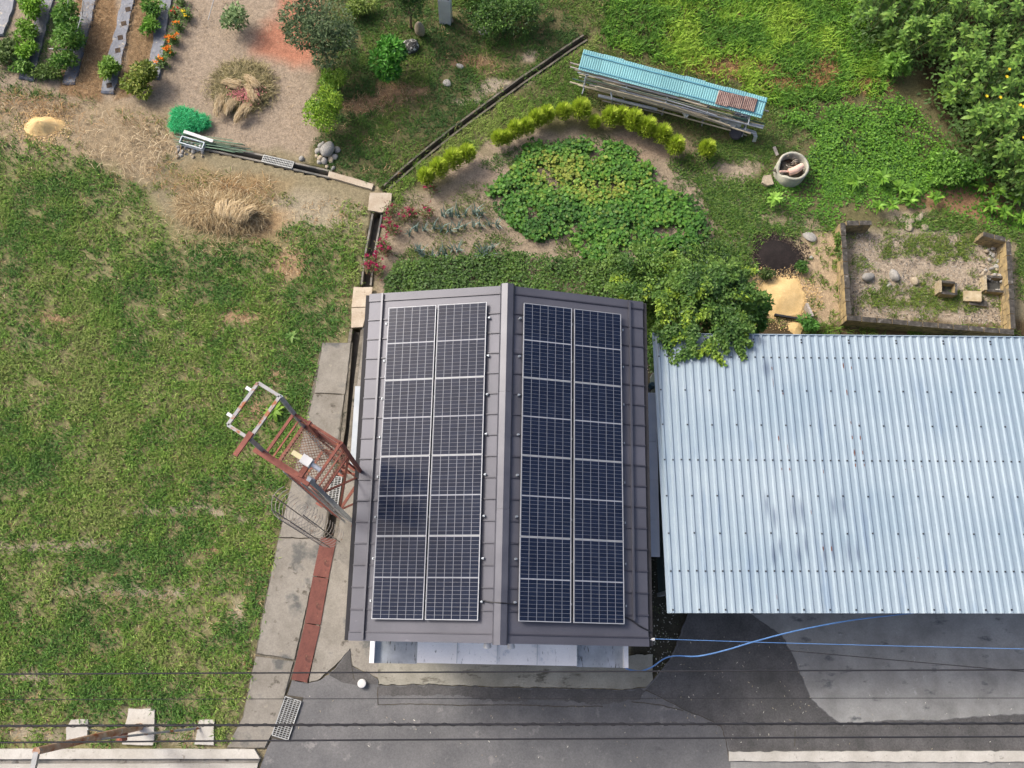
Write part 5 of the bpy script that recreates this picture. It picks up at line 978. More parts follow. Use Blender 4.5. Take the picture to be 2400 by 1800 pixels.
# ------------------------------------------------------------------ vegetable beds upper left
for q, lb in (([(-30, -70), (60, -70), (38, 0), (11, 83), (-30, 83)], 'grey mulch film bed cut by the left edge'), ([(104, -30), (135, -30), (119, 29), (80, 190), (43, 186), (87, 29)], 'mulch film bed between the left weeds and the staked vegetables'), ([(212, -60), (245, -60), (228, 0), (177, 199), (146, 197), (195, 0)], 'dark mulch film bed under the staked vegetables'),
              ([(302, -60), (334, -60), (318, 0), (269, 221), (235, 217), (286, 0)], 'mulch film bed with square planting holes'), ([(390, -60), (418, -60), (403, 0), (374, 185), (343, 185), (376, 0)], 'mulch film bed beside the marigolds')):
    P = np.array(W2(wobble(q, 5, 10))); c_ = P.mean(0); V = []; n = len(P)
    V = [(p[0], p[1], -.06) for p in P] + [(p[0], p[1], .005) for p in P] + [(lerp(p[0], c_[0], .07), lerp(p[1], c_[1], .03), .05) for p in P]
    F = [tuple(range(n))[::-1], tuple(range(2 * n, 3 * n))] + [(i + a, (i + 1) % n + a, n + (i + 1) % n + a, n + i + a) for a in (0, n) for i in range(n)]
    if sum(P[i][0] * P[(i + 1) % n][1] - P[(i + 1) % n][0] * P[i][1] for i in range(n)) < 0: F = [f[::-1] for f in F]
    bed = tag(MB().add(V, F).build('film_bed', M['film']), lb, 'bed', 'film covered beds')
    if 'holes' in lb:
        for px_, py_ in ((290, 55), (282, 88), (276, 118), (300, 22), (256, 200)): c_ = at(px_, py_, .05); MB().box((c_[0], c_[1], .048), (.15, .15, .012), .25).build('planting_hole', M['soil'], bed)
VG = [(76, 118, 42), (96, 140, 50), (118, 156, 62), (60, 96, 38)]
for i, (px_, py_, z, rx, ry, rz, n, cols, lb) in enumerate([(165, 40, .7, .45, .55, .5, 1900, VG, 'topmost leafy vegetable plant tied to the stakes'), (160, 95, .6, .42, .42, .45, 1500, VG, 'leafy vegetable plant tied to the stakes below the topmost'), (150, 140, .4, .35, .3, .3, 900, VG, 'lowest leafy plant of the staked row'), (75, 20, .5, .38, .42, .35, 1300, [(104, 150, 36), (128, 170, 44), (90, 130, 36)], 'light green plant at the top edge left of the stakes'), (60, 75, .4, .3, .35, .3, 900, [(96, 138, 40), (120, 160, 50)], 'light green plant below the topmost left one'), (62, 115, .35, .32, .25, .25, 800, [(104, 150, 40), (128, 170, 50)], 'bright green plant on the second film bed'), (48, 155, .25, .28, .24, .2, 700, VG, 'small green plant at the foot of the second film bed'), (15, 120, .25, .4, .4, .2, 1100, [(84, 108, 52), (100, 122, 60)], 'dull green weeds at the left edge'),
        (357, 18, .35, .32, .28, .3, 800, VG, 'leafy plant at the top of the marigold bed'), (352, 62, .3, .26, .24, .25, 600, [(96, 142, 44), (120, 162, 60)], 'leafy plant halfway down the marigold bed'), (257, 160, .4, .28, .28, .35, 1300, [(92, 130, 44), (112, 150, 52), (134, 164, 66)], 'compact round green bush at the foot of the holed film bed'), (330, 185, .5, .45, .5, .4, 2600, [(112, 132, 42), (136, 150, 56), (92, 112, 40), (160, 166, 80)], 'large yellow-green feathery bush at the foot of the marigold bed'), (548, 45, .6, .36, .45, .5, 900, [(122, 148, 96), (142, 164, 110), (104, 130, 80)], 'pale thin plant on the bare soil near the stake'), (845, 20, .3, .5, .3, .25, 900, [(110, 134, 54), (128, 146, 66)], 'yellowish weeds right of the fruit tree'), (110, 170, .2, .5, .22, .15, 800, [(84, 110, 48), (104, 128, 58)], 'low weeds at the foot of the second film bed')]):
    tree('vegetable_plant', px_, py_, z * .7, rx * .92, ry * .95, rz * .9, n, cols, lb, 'plant', (.07, .14), .42, 300 + i, 11, limbs=3)
def stick(name, a, b_, r_, mat, label, group=None, n=6): return tag(MB().tube([a, b_], r_, n).build(name, M[mat]), label, 'stake', group)
for i, (a, b_) in enumerate((((193, 38, .05), (195, 0, 1.0)), ((168, 115, .05), (190, 40, .9)), ((155, 40, .05), (160, -4, 1.2)))): stick('garden_stake', at(*a), at(*b_), .012, 'white', ('upper pale stake in the staked vegetable row', 'lower slanting pale stake in the staked vegetable row', 'pale stake at the top left of the vegetable row')[i])
stick('garden_stake', at(115, 114, .35), at(172, 117, .4), .011, 'white', 'pale horizontal stake across the vegetable row'); stick('garden_stake', at(488, 46, .02), at(503, -8, .6), .013, 'white', 'white slanting stake on the bare soil at the top edge')

# ------------------------------------------------------------------ turquoise pole rack
RZ = 1.12
TL, TR, BR, BL = at(1367.8, 116.6, RZ + .1), at(1799, 230.5, RZ + .1), at(1788, 282, RZ - .12), at(1350, 160, RZ - .12)
rx_ = (TR - TL); RLN = np.linalg.norm(rx_[:2]); rx_ = np.array([rx_[0], rx_[1], 0]) / RLN; ry_ = np.array([rx_[1], -rx_[0], 0])
RWD = float((BL - TL)[:2] @ ry_[:2]); RO = np.array([TL[0], TL[1], 0])
def rk(a, b_, z): return RO + rx_ * a + ry_ * b_ + [0, 0, z]
rack = thing('pole_rack', rk(RLN / 2, RWD / 2, 0), 'long low rack with turquoise corrugated roof storing poles', 'rack')
rz_ = lambda b_: lerp(RZ + .1, RZ - .12, b_ / RWD)
ns = 9
for k in range(ns):
    m_ = MB(); a0, a1 = RLN * k / ns, RLN * (k + 1) / ns - .004; nw = 9; V = []; xs = []
    for i in range(nw):
        for f, h in ((0, 0), (.25, .010), (.5, .014), (.75, .010)): xs.append((lerp(a0, a1, (i + f) / nw), h))
    xs.append((a1, 0)); n = len(xs); dz = random.uniform(-.004, .004); db = random.uniform(-.012, .012)
    for th in (0, -.004):
        for b_ in (-.01 + db, RWD + .02 + db):
            for a, h in xs: V.append(rk(a, b_, rz_(b_) + h + dz + th))
    F = []
    for i in range(n - 1): F += [(i + n, i + n + 1, i + 1, i), (2 * n + i, 2 * n + i + 1, 3 * n + i + 1, 3 * n + i), (i, i + 1, 2 * n + i + 1, 2 * n + i), (3 * n + i, 3 * n + i + 1, n + i + 1, n + i)]
    m_.add(V, F).build('roof_sheet', M['turq'], rack)
for b_, wd in ((.10, .03), (RWD - .05, .025)): MB().bar(rk(0, b_, rz_(b_) + .026), rk(RLN, b_, rz_(b_) + .026), wd, .016).build('roof_batten', M['turq_dark'], rack)
for k in range(5):
    a = lerp(.25, RLN - .3, k / 4)
    for b_ in (.08, RWD - .04): MB().tube([rk(a, b_, -.05), rk(a, b_, rz_(b_) - .03)], .03, 8).build('post', M['galv'], rack)
    for z in (.22, .55, .86): MB().tube([rk(a, 0, z), rk(a, RWD + .24, z)], .02, 6).build('shelf_arm', M['galv'], rack)
for b_ in (.08, RWD - .04): MB().bar(rk(0, b_, rz_(b_) - .03), rk(RLN, b_, rz_(b_) - .03), .04).build('rafter', M['wood_grey'], rack)
for i, (a, b_, c_) in enumerate(((1685, 212, 244), (1715, 219, 250), (1746, 226, 257))):
    p0_, p1_ = at(a, b_, RZ + .08), at(a - 4, c_, RZ - .06); wdt = .36; u0 = float((p0_ - RO) @ rx_); v0 = float((p0_ - RO) @ ry_); v1 = float((p1_ - RO) @ ry_); xs = [(j * wdt / 14, .022 * (j % 2)) for j in range(15)]; V = []
    for th in (0, -.005):
        for v in (v0, v1):
            for x_, h in xs: V.append(rk(u0 + x_, v, rz_(v) + .045 + .004 * i + h + th))
    n = 15; F = []
    for j in range(14): F += [(j + n, j + n + 1, j + 1, j), (2 * n + j, 2 * n + j + 1, 3 * n + j + 1, 3 * n + j), (j, j + 1, 2 * n + j + 1, 2 * n + j), (3 * n + j, 3 * n + j + 1, n + j + 1, n + j)]
    tag(MB().add(V, F).build('rusty_sheet', M['brown_sheet']), ('left', 'middle', 'right')[i] + ' brown corrugated sheet lying on the turquoise roof', 'sheet', 'brown sheets on the turquoise roof')
g = random.Random(4)
for k in range(46):
    z = g.choice((.26, .3, .34, .59, .63, .67, .9, .93)); b_ = g.uniform(.12, RWD + .10) if k % 2 else g.uniform(RWD - .05, RWD + .22); a0 = g.uniform(-.3, 1.4); a1 = min(RLN + .15, a0 + g.uniform(2.2, 4.8)); r_ = g.uniform(.012, .026)
    tag(MB().tube([rk(a0, b_, z), rk((a0 + a1) / 2, b_ + g.uniform(-.03, .03), z + g.uniform(-.01, .02)), rk(a1, b_ + g.uniform(-.08, .12), z + g.uniform(-.02, .02))], r_, 7).build('stored_pole', M[g.choice(('bamboo', 'wood_grey', 'bamboo', 'pvc', 'wood_grey', 'stake_dark'))]), 'long thin pole stored in the turquoise-roofed rack', 'pole', 'poles stored in the rack')
def pipe(pts, r_, mat, label, cat='pipe', group=None): return tag(MB().tube([at(*q) for q in pts], r_, 10).build('pipe', M[mat]), label, cat, group)
pipe([(1402, 224, .35), (1540, 257, .35)], .045, 'pvc', 'thick grey pipe lying in front of the rack')
pipe([(1412, 236, .2), (1556, 267, .2)], .02, 'wood_grey', 'thin weathered pole below the thick grey pipe', 'pole'); pipe([(1440, 206, .55), (1556, 245, .5)], .035, 'pvc', 'slanting pale pipe across the front of the rack')
pipe([(1400, 196, .6), (1552, 238, .55)], .025, 'bamboo', 'slanting bamboo across the left front of the rack', 'pole')
pipe([(1600, 250, .5), (1750, 318, .06)], .022, 'bamboo', 'bamboo sliding out at the right front of the rack', 'pole'); pipe([(1610, 240, .6), (1740, 300, .3)], .016, 'bamboo_green', 'thin green stake slanting at the right front of the rack', 'stake'); pipe([(1620, 262, .3), (1735, 312, .04)], .02, 'wood_grey', 'grey pole slanting to the ground at the right of the rack', 'pole')
pipe([(1690, 280, .5), (1790, 296, .45)], .03, 'pvc', 'pale pipe end sticking out right of the rack'); pipe([(1700, 268, .55), (1792, 290, .6)], .018, 'stake_dark', 'dark stake sticking out right of the rack', 'stake')
for i in range(4): pipe([(1742 + 3 * i, 300 + i, .34), (1762 + 3 * i, 306 + i, .3), (1768 + 2 * i, 320, .2), (1764 + 2 * i, 332, .05)], .018, 'alu', 'bent metal hoop in the bundle at the right foot of the rack', 'hoop', 'bent hoops by the rack')
pipe([(1432, 215, .6), (1434, 232, .5), (1436, 252, .02)], .022, 'galv', 'bent steel prop hooked over the thick grey pipe')
def crumple(name, px, py, z, sx, sy, sz, mat, label, cat, seed):
    g = np.random.default_rng(seed); p = at(px, py, z); V, F = [], []; nu, nv = 14, 9
    for j in range(nv):
        for i in range(nu):
            th = 6.283 * i / nu; ph = math.pi * j / (nv - 1); r_ = 1 + .3 * g.standard_normal(); r_ = max(.5, r_) if 0 < j < nv - 1 else 1
            V.append((p[0] + sx * r_ * math.sin(ph) * math.cos(th), p[1] + sy * r_ * math.sin(ph) * math.sin(th), max(.0, p[2] + sz * r_ * math.cos(ph))))
    for j in range(nv - 1):
        for i in range(nu): F.append((j * nu + i, (j + 1) * nu + i, (j + 1) * nu + (i + 1) % nu, j * nu + (i + 1) % nu))
    return tag(MB().add(V, F).build(name, M[mat]), label, cat)
crumple('plastic_bag', 1607, 258, .45, .11, .2, .16, 'plastic_clear', 'crumpled pale plastic bag hanging at the front of the rack', 'bag', 1)
crumple('plastic_sheet', 1712, 284, .4, .3, .18, .08, 'plastic_clear', 'clear plastic sheet bunched at the right end of the rack', 'sheet', 2); crumple('plastic_sheet', 1735, 272, .5, .22, .14, .1, 'pvc', 'grey plastic sheet tucked under the roof at the right end', 'sheet', 3)
tag(MB().tube([at(1725, 312, .0), at(1725, 312, .22), at(1725, 312, .24)], [.16, .19, .15], 16).build('old_tub', M['steel_dark']), 'dark tub under the bent hoops at the right of the rack', 'tub')

# ------------------------------------------------------------------ concrete ring with rubbish
p = at(1848, 407); RR, RH = .43, .52; ring = thing('concrete_ring', (p[0], p[1], -.03), 'weathered broken concrete ring used as a fire pit', 'fire pit'); V = []; F = []; nn_ = 40
for k in range(nn_):
    a = 6.283 * k / nn_; dd = abs((a - math.radians(205) + math.pi) % (2 * math.pi) - math.pi); h = RH - .2 * max(0, 1 - dd / .55) - .015 * random.random()
    for r_, z in ((RR, 0), (RR + .01, h - .02), (RR - .012, h), (RR - .05, h), (RR - .062, h - .02), (RR - .062, .03)): V.append((r_ * math.cos(a), r_ * math.sin(a), z))
for k in range(nn_):
    for j in range(5): q = k * 6 + j; q2 = ((k + 1) % nn_) * 6 + j; F.append((q, q2, q2 + 1, q + 1))
MB().add(V, F).build('ring', M['ring'] if 'ring' in M else M.setdefault('ring', surf('ring_concrete', L((150, 150, 136)), L((184, 182, 164)), 5, .9, spots=[(L((206, 196, 150)), 3, .6, None), (L((108, 112, 108)), 6, .66, (1, 1, .5))], bump=.3, bscale=30)), ring, True, True)
MB().tube([(0, 0, .04), (0, 0, .22), (0, 0, .26)], [.36, .35, .1], 20).build('ash_fill', M['soil'], ring, True)
o = crumple('charred_debris', 1848, 400, .28, .28, .26, .06, 'mud', 'dark charred debris heaped inside the concrete ring', 'debris', 9)
tag(MB().tube([at(1849, 404, .36), at(1866, 398, .40), at(1881, 388, .42)], [.10, .105, .085], 14).build('pink_log', M['log']), 'short thick pinkish log lying in the concrete ring', 'log')
tag(MB().tube([at(1828, 402, .42), at(1849, 402, .36)], .03, 8).build('wood_stick', M['log']), 'small wooden stick beside the pink log in the ring', 'stick')
for i in range(16):
    a = U(1835, 1868, 1)[0]; b_ = U(365, 392, 1)[0]; t1 = random.random() * 6.28; ln = random.uniform(5, 13); tag(MB().tube([at(a, b_, .38), at(a + ln * math.cos(t1), b_ + ln * .6 * math.sin(t1), .45 + random.uniform(-.05, .06))], .007, 5).build('dry_twig', M[random.choice(('bamboo', 'wood_grey'))]), 'thin dry twig sticking up inside the concrete ring', 'twig', 'twigs in the ring')
tag(MB().prism(W2([(1787, 416), (1804, 414), (1811, 436), (1795, 439), (1783, 432)]), -.05, .12).build('flat_stone', M['stone_tan']), 'flat squarish stone beside the concrete ring', 'stone')
tag(MB().bar(at(1814, 344, .1), at(1822, 364, .05), .08, .04).build('wood_offcut', M['wood_grey']), 'short pale wood offcut behind the concrete ring', 'offcut')

# ------------------------------------------------------------------ ruined block enclosure
WZ = .48; wall = thing('block_wall', (*at(2170, 650)[:2], 0), 'ruined low enclosure of lichened concrete blocks behind the garage', 'wall')
def bwall(a, b_, rows, skip=()):
    A, B_ = at(*a, WZ)[:2], at(*b_, WZ)[:2]; d = B_ - A; ln = np.linalg.norm(d); d /= ln; n = max(1, round(ln / .4)); bw = ln / n; ang = math.atan2(d[1], d[0])
    for r_ in range(rows):
        off = (r_ % 2) * .5
        for k in range(-1, n):
            s0, s1 = max(0, (k + off) * bw), min(ln, (k + 1 + off) * bw)
            if s1 - s0 < .05: continue
            c_ = A + d * (s0 + s1) / 2; j = random.uniform(-.006, .006)
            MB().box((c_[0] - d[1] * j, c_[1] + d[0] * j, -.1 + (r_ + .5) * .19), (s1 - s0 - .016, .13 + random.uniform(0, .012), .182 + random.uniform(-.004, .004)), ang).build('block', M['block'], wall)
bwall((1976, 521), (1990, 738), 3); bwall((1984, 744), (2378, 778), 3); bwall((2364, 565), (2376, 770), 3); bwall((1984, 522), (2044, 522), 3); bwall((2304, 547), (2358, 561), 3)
# broken block boxes and stones inside
M['plaster'] = surf('weathered_plaster', L((140, 124, 94)), L((176, 164, 138)), 5, .9, spots=[(L((82, 78, 70)), 6, .55, None)], bump=.3, bscale=30)
def hollow(px, py, sx, sy, h, ang, label, name='broken_block_box'):
    p = at(px, py); t_ = thing(name, (p[0], p[1], -.04), label, 'block', rotz=ang); w_ = .07
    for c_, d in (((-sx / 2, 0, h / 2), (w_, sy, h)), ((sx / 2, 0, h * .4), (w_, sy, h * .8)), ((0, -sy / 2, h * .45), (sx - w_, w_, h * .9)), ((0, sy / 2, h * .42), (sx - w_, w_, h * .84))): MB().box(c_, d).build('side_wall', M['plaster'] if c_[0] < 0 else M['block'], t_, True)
    MB().box((0, 0, .04), (sx - .1, sy - .1, .08)).build('rubble_fill', M['stone_dark'], t_, True)
hollow(2212, 682, .46, .34, .34, -.1, 'small hollow plastered block box inside the enclosure'); hollow(2330, 672, .72, .42, .28, -.08, 'wide broken block box with white rubble against the right wall')
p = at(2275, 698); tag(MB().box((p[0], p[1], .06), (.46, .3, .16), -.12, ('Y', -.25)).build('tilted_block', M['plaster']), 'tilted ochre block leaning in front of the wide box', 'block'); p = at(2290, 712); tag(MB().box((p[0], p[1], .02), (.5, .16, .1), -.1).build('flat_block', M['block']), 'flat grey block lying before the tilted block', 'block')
def stone_me(seed):
    import bmesh
    bm = bmesh.new(); bmesh.ops.create_icosphere(bm, subdivisions=3, radius=1); g = np.random.default_rng(seed); D = g.normal(0, 1, (9, 3)); D /= np.linalg.norm(D, axis=1)[:, None]; K = g.uniform(.62, .95, 9)
    for v in bm.verts:
        c_ = np.array(v.co); s = 1.0
        for d, k in zip(D, K):
            q = c_ @ d
            if q > k: s = min(s, k / q + .25 * (1 - k / q))
        v.co = Vector(c_ * s)
    me = bpy.data.meshes.new('stone'); bm.to_mesh(me); bm.free(); me.polygons.foreach_set('use_smooth', [True] * len(me.polygons)); return me
SM = {mt: [(lambda me: (me.materials.append(M[mt]), me)[1])(stone_me(s + 10 * i)) for s in range(3)] for i, mt in enumerate(('stone', 'stone_tan', 'stone_dark'))}
def stone(px, py, s, mt, label, group=None, z=None, tilt=True, name='stone'):
    p = at(px, py, (z or 0)); o = link(name, random.choice(SM[mt])); o.scale = s; o.location = (p[0], p[1], (z or 0) + s[2] * .45 - .03); o.rotation_euler = (random.uniform(-.15, .15) if tilt else 0, random.uniform(-.15, .15) if tilt else 0, random.random() * 3); return tag(o, label, 'stone', group)
stone(2032, 650, (.2, .14, .14), 'stone', 'leftmost grey stone lying inside the block enclosure'); stone(2095, 648, (.21, .13, .14), 'stone', 'dark smooth grey stone in the middle of the enclosure'); stone(2143, 660, (.13, .1, .12), 'stone_tan', 'small squarish stone between grey stone and hollow box'); stone(2083, 668, (.09, .07, .05), 'stone', 'small flat stone below the dark smooth one')
for k in range(24): stone(random.uniform(2310, 2352), random.uniform(575, 660), tuple(random.uniform(.04, .09) for _ in range(3)), random.choice(('stone', 'stone_tan', 'stone')), 'rubble stone along the inner right wall of the enclosure', 'rubble along the right wall')
for k in range(16): stone(2300 + 4.5 * k + random.uniform(-3, 3), random.uniform(636, 652) + k * .8, tuple(random.uniform(.04, .08) for _ in range(3)), random.choice(('stone', 'stone_tan')), 'white-grey rubble piece on the wide broken block box', 'rubble on the wide box', .12)
for k in range(7): stone(random.uniform(2110, 2170), random.uniform(500, 535), (random.uniform(.1, .25), random.uniform(.06, .12), .04), 'stone_tan', 'flat bare rock slab at the open side of the enclosure', 'rock slabs at the open side')
stone(1897, 555, (.16, .22, .08), 'stone', 'grey flat stone between the ash patch and the wall'); stone(1902, 604, (.07, .06, .05), 'stone', 'small bluish stone right of the ash patch')
# heap of stones by the garden drain
HP_ = [(766, 352, .26, .2, .17, .08), (752, 372, .1, .1, .09, 0), (746, 355, .1, .12, .09, 0), (760, 378, .13, .1, .1, 0), (776, 374, .13, .09, .09, 0), (785, 368, .1, .1, .08, 0), (790, 352, .12, .1, .08, 0), (770, 340, .1, .07, .07, 0), (752, 342, .1, .08, .08, 0), (748, 380, .08, .07, .06, 0), (766, 390, .09, .06, .05, 0), (780, 394, .08, .06, .05, 0), (757, 336, .07, .05, .05, .04), (742, 366, .07, .06, .05, 0), (707, 372, .09, .08, .07, 0)]
for i, (a, b_, sx, sy, sz, z) in enumerate(HP_): stone(a, b_, (sx, sy, sz), ('stone', 'stone_tan')[i % 3 == 1], 'largest grey stone on top of the heap by the garden drain' if i == 0 else 'single grey stone lying left of the stone heap' if i == 14 else 'rounded stone in the heap at the end of the garden drain', None if i in (0, 14) else 'stones of the heap', z)
# stones of the orchard corner
p = at(985, 84); o = link('standing_stone', SM['stone_tan'][0]); o.scale = (.15, .13, .42); o.location = (p[0], p[1], .28); o.rotation_euler = (.12, -.05, .2); tag(o, 'upright rounded tan stone left of the stone post', 'stone')
stone(963, 112, (.25, .24, .22), 'stone_dark', 'dark rock spotted with white lichen below the upright stone'); stone(1057, 46, (.12, .08, .06), 'stone_tan', 'small tan stone at the foot of the stone post'); stone(1048, 195, (.12, .14, .06), 'stone', 'pale stone beside the dry patch above the drain'); stone(1078, 155, (.14, .08, .05), 'stone', 'flat stone between dry patches in the orchard corner'); stone(1132, 72, (.16, .2, .08), 'stone', 'grey stone in the shade of the wide shrub')
p = at(1045, 46); t_ = thing('stone_post', (p[0], p[1], -.05), 'pale square stone post cut off by the top edge', 'post'); MB().box((0, 0, .55), (.34, .3, 1.1), -.15).build('shaft', M['white'], t_, True); MB().box((0, 0, 1.13), (.3, .26, .06), -.15).build('cap', M['stone_dark'], t_, True)

# ------------------------------------------------------------------ husk and ash piles, boards
def mound(name, px, py, rx, ry, h, mat, label, seed, cat='pile', rot=0):
    p = at(px, py); V = [(0, 0, h)]; F = []; nr, na = 14, 56; g = np.random.default_rng(seed); o1, o2, o3 = g.random(3) * 6.28
    for r_ in range(1, nr + 1):
        f = r_ / nr
        for k in range(na):
            a = 6.283 * k / na; R = 1 + sst(.2, 1, f) * (.07 * math.sin(2 * a + o1) + .07 * math.sin(3 * a + o2) + .04 * math.sin(7 * a + o3) + .03 * math.sin(13 * a + o1)); x_, y_ = rx * R * f * math.cos(a), ry * R * f * math.sin(a)
            zz = h * (.5 + .5 * math.cos(math.pi * f)) ** .9 * (1 + .05 * math.sin(2 * a + o2)) + .025 * (1 - f) * (float(fbm(x_ + 9, y_ + 9, .2, seed)) - .5) - .05 * (f > .97)
            V.append((x_ * math.cos(rot) - y_ * math.sin(rot), x_ * math.sin(rot) + y_ * math.cos(rot), zz))
    for k in range(na): F.append((0, 1 + k, 1 + (k + 1) % na))
    for r_ in range(nr - 1):
        for k in range(na): q = 1 + r_ * na; F.append((q + k, q + na + k, q + na + (k + 1) % na, q + (k + 1) % na))
    o = MB().add(V, F).build(name, M[mat], None, smooth=True, base=(0, 0, 0)); o.location = (p[0], p[1], -.02); return tag(o, label, cat)
mound('husk_pile', 101, 295, .58, .34, .26, 'husk', 'yellow rice husk pile at the left field edge', 3); mound('husk_pile', 1830, 695, .82, .62, .15, 'husk', 'spread yellow rice husk heap below the ash patch', 5, rot=.3); mound('husk_pile', 1866, 768, .2, .22, .06, 'husk', 'small husk remnant against the garage back', 8)
mound('ash_patch', 1820, 597, .74, .62, .08, 'ash', 'round patch of black ash left of the block enclosure', 6, 'ash')
tag(MB().bar(at(1889, 715, .15), at(1903, 745, .25), .07, .2).build('dark_board', M['wood_grey']), 'weathered board on edge beside the lower husk heap', 'board'); tag(MB().bar(at(1815, 738, .06), at(1915, 755, .06), .05, .1).build('dark_board', M['steel_dark']), 'long dark board behind the garage roof', 'board')
# ------------------------------------------------------------------ straw heap and bundles
def straw_heap(name, px, py, rx, ry, h, n, cols, label, seed, az0=None, spread=6.28, ln=(.25, .5), cat='straw', rot=0):
    g = np.random.default_rng(seed); c_ = at(px, py); r_ = np.sqrt(g.random(n)); th = g.random(n) * 6.283; x_, y_ = rx * r_ * np.cos(th), ry * r_ * np.sin(th); X_ = x_ * math.cos(rot) - y_ * math.sin(rot); Y_ = x_ * math.sin(rot) + y_ * math.cos(rot)
    P = np.column_stack([X_, Y_, h * (1 - r_ ** 2) * g.uniform(.75, 1.05, n)]); az = (g.random(n) * 6.283) if az0 is None else az0 + g.normal(0, spread, n)
    o = link(name, np_mesh(name, *blades(P, g.uniform(*ln, n), g.uniform(.008, .016, n), az, g.uniform(1.15, 1.8, n), pal(n, cols, g, .25)), M['straw'])); o.location = (c_[0], c_[1], -.02); return tag(o, label, cat)
ST = [(188, 168, 126), (172, 150, 110), (204, 188, 152), (150, 126, 90), (128, 106, 74)]
straw_heap('straw_heap', 520, 500, 1.2, .44, .3, 6500, ST, 'long heap of golden straw on the lawn', 1, rot=-.12)
p = thing('straw_sheaf', at(545, 500), 'pale bundled sheaves of straw on the long heap', 'sheaf')
for i, (a, b_, dx) in enumerate(((530, 476, .05), (560, 480, -.1), (585, 490, -.2))):
    c_ = at(a, b_, .3); g = np.random.default_rng(50 + i); n = 500; P = np.column_stack([g.normal(0, .09, n), g.normal(0, .05, n), g.normal(.02, .05, n)]) + c_ - np.array(p.location); link('sheaf', np_mesh('sheaf', *blades(P, g.uniform(.35, .6, n), g.uniform(.01, .018, n), -1.6 + dx * 3 + g.normal(0, .16, n), g.uniform(1.35, 1.75, n), pal(n, [(200, 178, 138), (216, 198, 162), (184, 160, 120)], g)), M['straw']), p)
HC_ = [(138, 128, 86), (158, 146, 104), (112, 108, 70), (178, 164, 126), (92, 88, 60)]
straw_heap('hay_heap', 568, 205, .85, .82, .14, 3600, HC_, 'loose heap of greenish hay on the bare garden soil', 2, ln=(.18, .4))
for i, (a, b_, a2, b2, lb) in enumerate([(574, 180, 612, 212, 'upper right sheaf lying across the hay heap'), (580, 200, 600, 245, 'middle sheaf with broad brush end on the hay heap'), (522, 195, 570, 205, 'upper left sheaf lying across the hay heap'), (508, 275, 525, 215, 'left standing-out sheaf pointing to the green net'), (552, 288, 585, 245, 'lower sheaf at the front of the hay heap'), (530, 270, 545, 240, 'short sheaf between the two front ones')]):
    A = at(a, b_, .1); B_ = at(a2, b2, .22); d = B_ - A; az = math.atan2(d[1], d[0]); ln = np.linalg.norm(d); g = np.random.default_rng(70 + i); n = 420; t_ = g.random(n) ** 1.3 * .8
    P = np.column_stack([g.normal(0, 1, (n, 2)) * (.03 + .05 * t_)[:, None], .03 + g.random(n) * .07]) + d * (t_ * .75)[:, None]; V = blades(P, g.uniform(.2, .34, n), g.uniform(.008, .014, n), az + g.normal(0, .12, n), g.uniform(1.35, 1.7, n), pal(n, [(180, 160, 124), (160, 138, 100), (196, 178, 146)], g)); o = link('hay_sheaf', np_mesh('hay_sheaf', *V, M['straw'])); o.location = A; tag(o, 'tied ' + lb, 'sheaf', 'sheaves on the hay heap')
n = 260; c_ = at(575, 222, .2); P = np.tile(c_, (n, 1)) + np.column_stack([rng.normal(0, .22, n), rng.normal(0, .14, n), rng.random(n) * .06]); stuff('withered_flowers', [leaves(P, U(.05, .11, n), U(.015, .03, n), rng.random(n) * 6.283, U(-.2, .3, n), pal(n, [(190, 110, 112), (206, 140, 130), (160, 84, 104)]))], M['petal'], 'withered pink flower stalks on the hay heap', 'flowers')
def spill(name, px, py, r0, r1, n, cols, label, lf, wf, cat, seed):
    g = np.random.default_rng(seed); c_ = at(px, py); th = g.random(n) * 6.283; r_ = r0 + (r1 - r0) * g.random(n) ** 1.6; x_, y_ = c_[0] + r_ * np.cos(th), c_[1] + r_ * .85 * np.sin(th)
    stuff(name, [blades(np.column_stack([x_, y_, gz(x_, y_) + .015]), g.uniform(*lf, n), g.uniform(*wf, n), g.random(n) * 6.283, g.uniform(1.35, 1.65, n), pal(n, cols, g, .2))], M['straw'], label, cat)
spill('scattered_straw', 520, 500, .5, 1.5, 1700, ST, 'loose straw scattered round the long straw heap', (.12, .35), (.007, .013), 'straw', 1); spill('scattered_hay', 568, 205, .4, 1.15, 1300, HC_, 'loose hay scattered round the hay heap', (.1, .3), (.007, .013), 'hay', 2)
HU = [(206, 176, 122), (190, 160, 112), (216, 190, 140)]
spill('spilled_husk', 1830, 695, .62, 1.15, 2200, HU, 'rice husk spilled round the lower husk heap', (.02, .06), (.012, .03), 'husk', 3); spill('spilled_husk', 101, 295, .4, .85, 900, HU, 'rice husk spilled round the left husk pile', (.02, .06), (.012, .03), 'husk', 4); spill('scattered_ash', 1820, 597, .5, .95, 2000, [(34, 28, 26), (52, 44, 40), (80, 70, 62)], 'charcoal crumbs scattered round the ash patch', (.02, .07), (.015, .035), 'ash', 5)
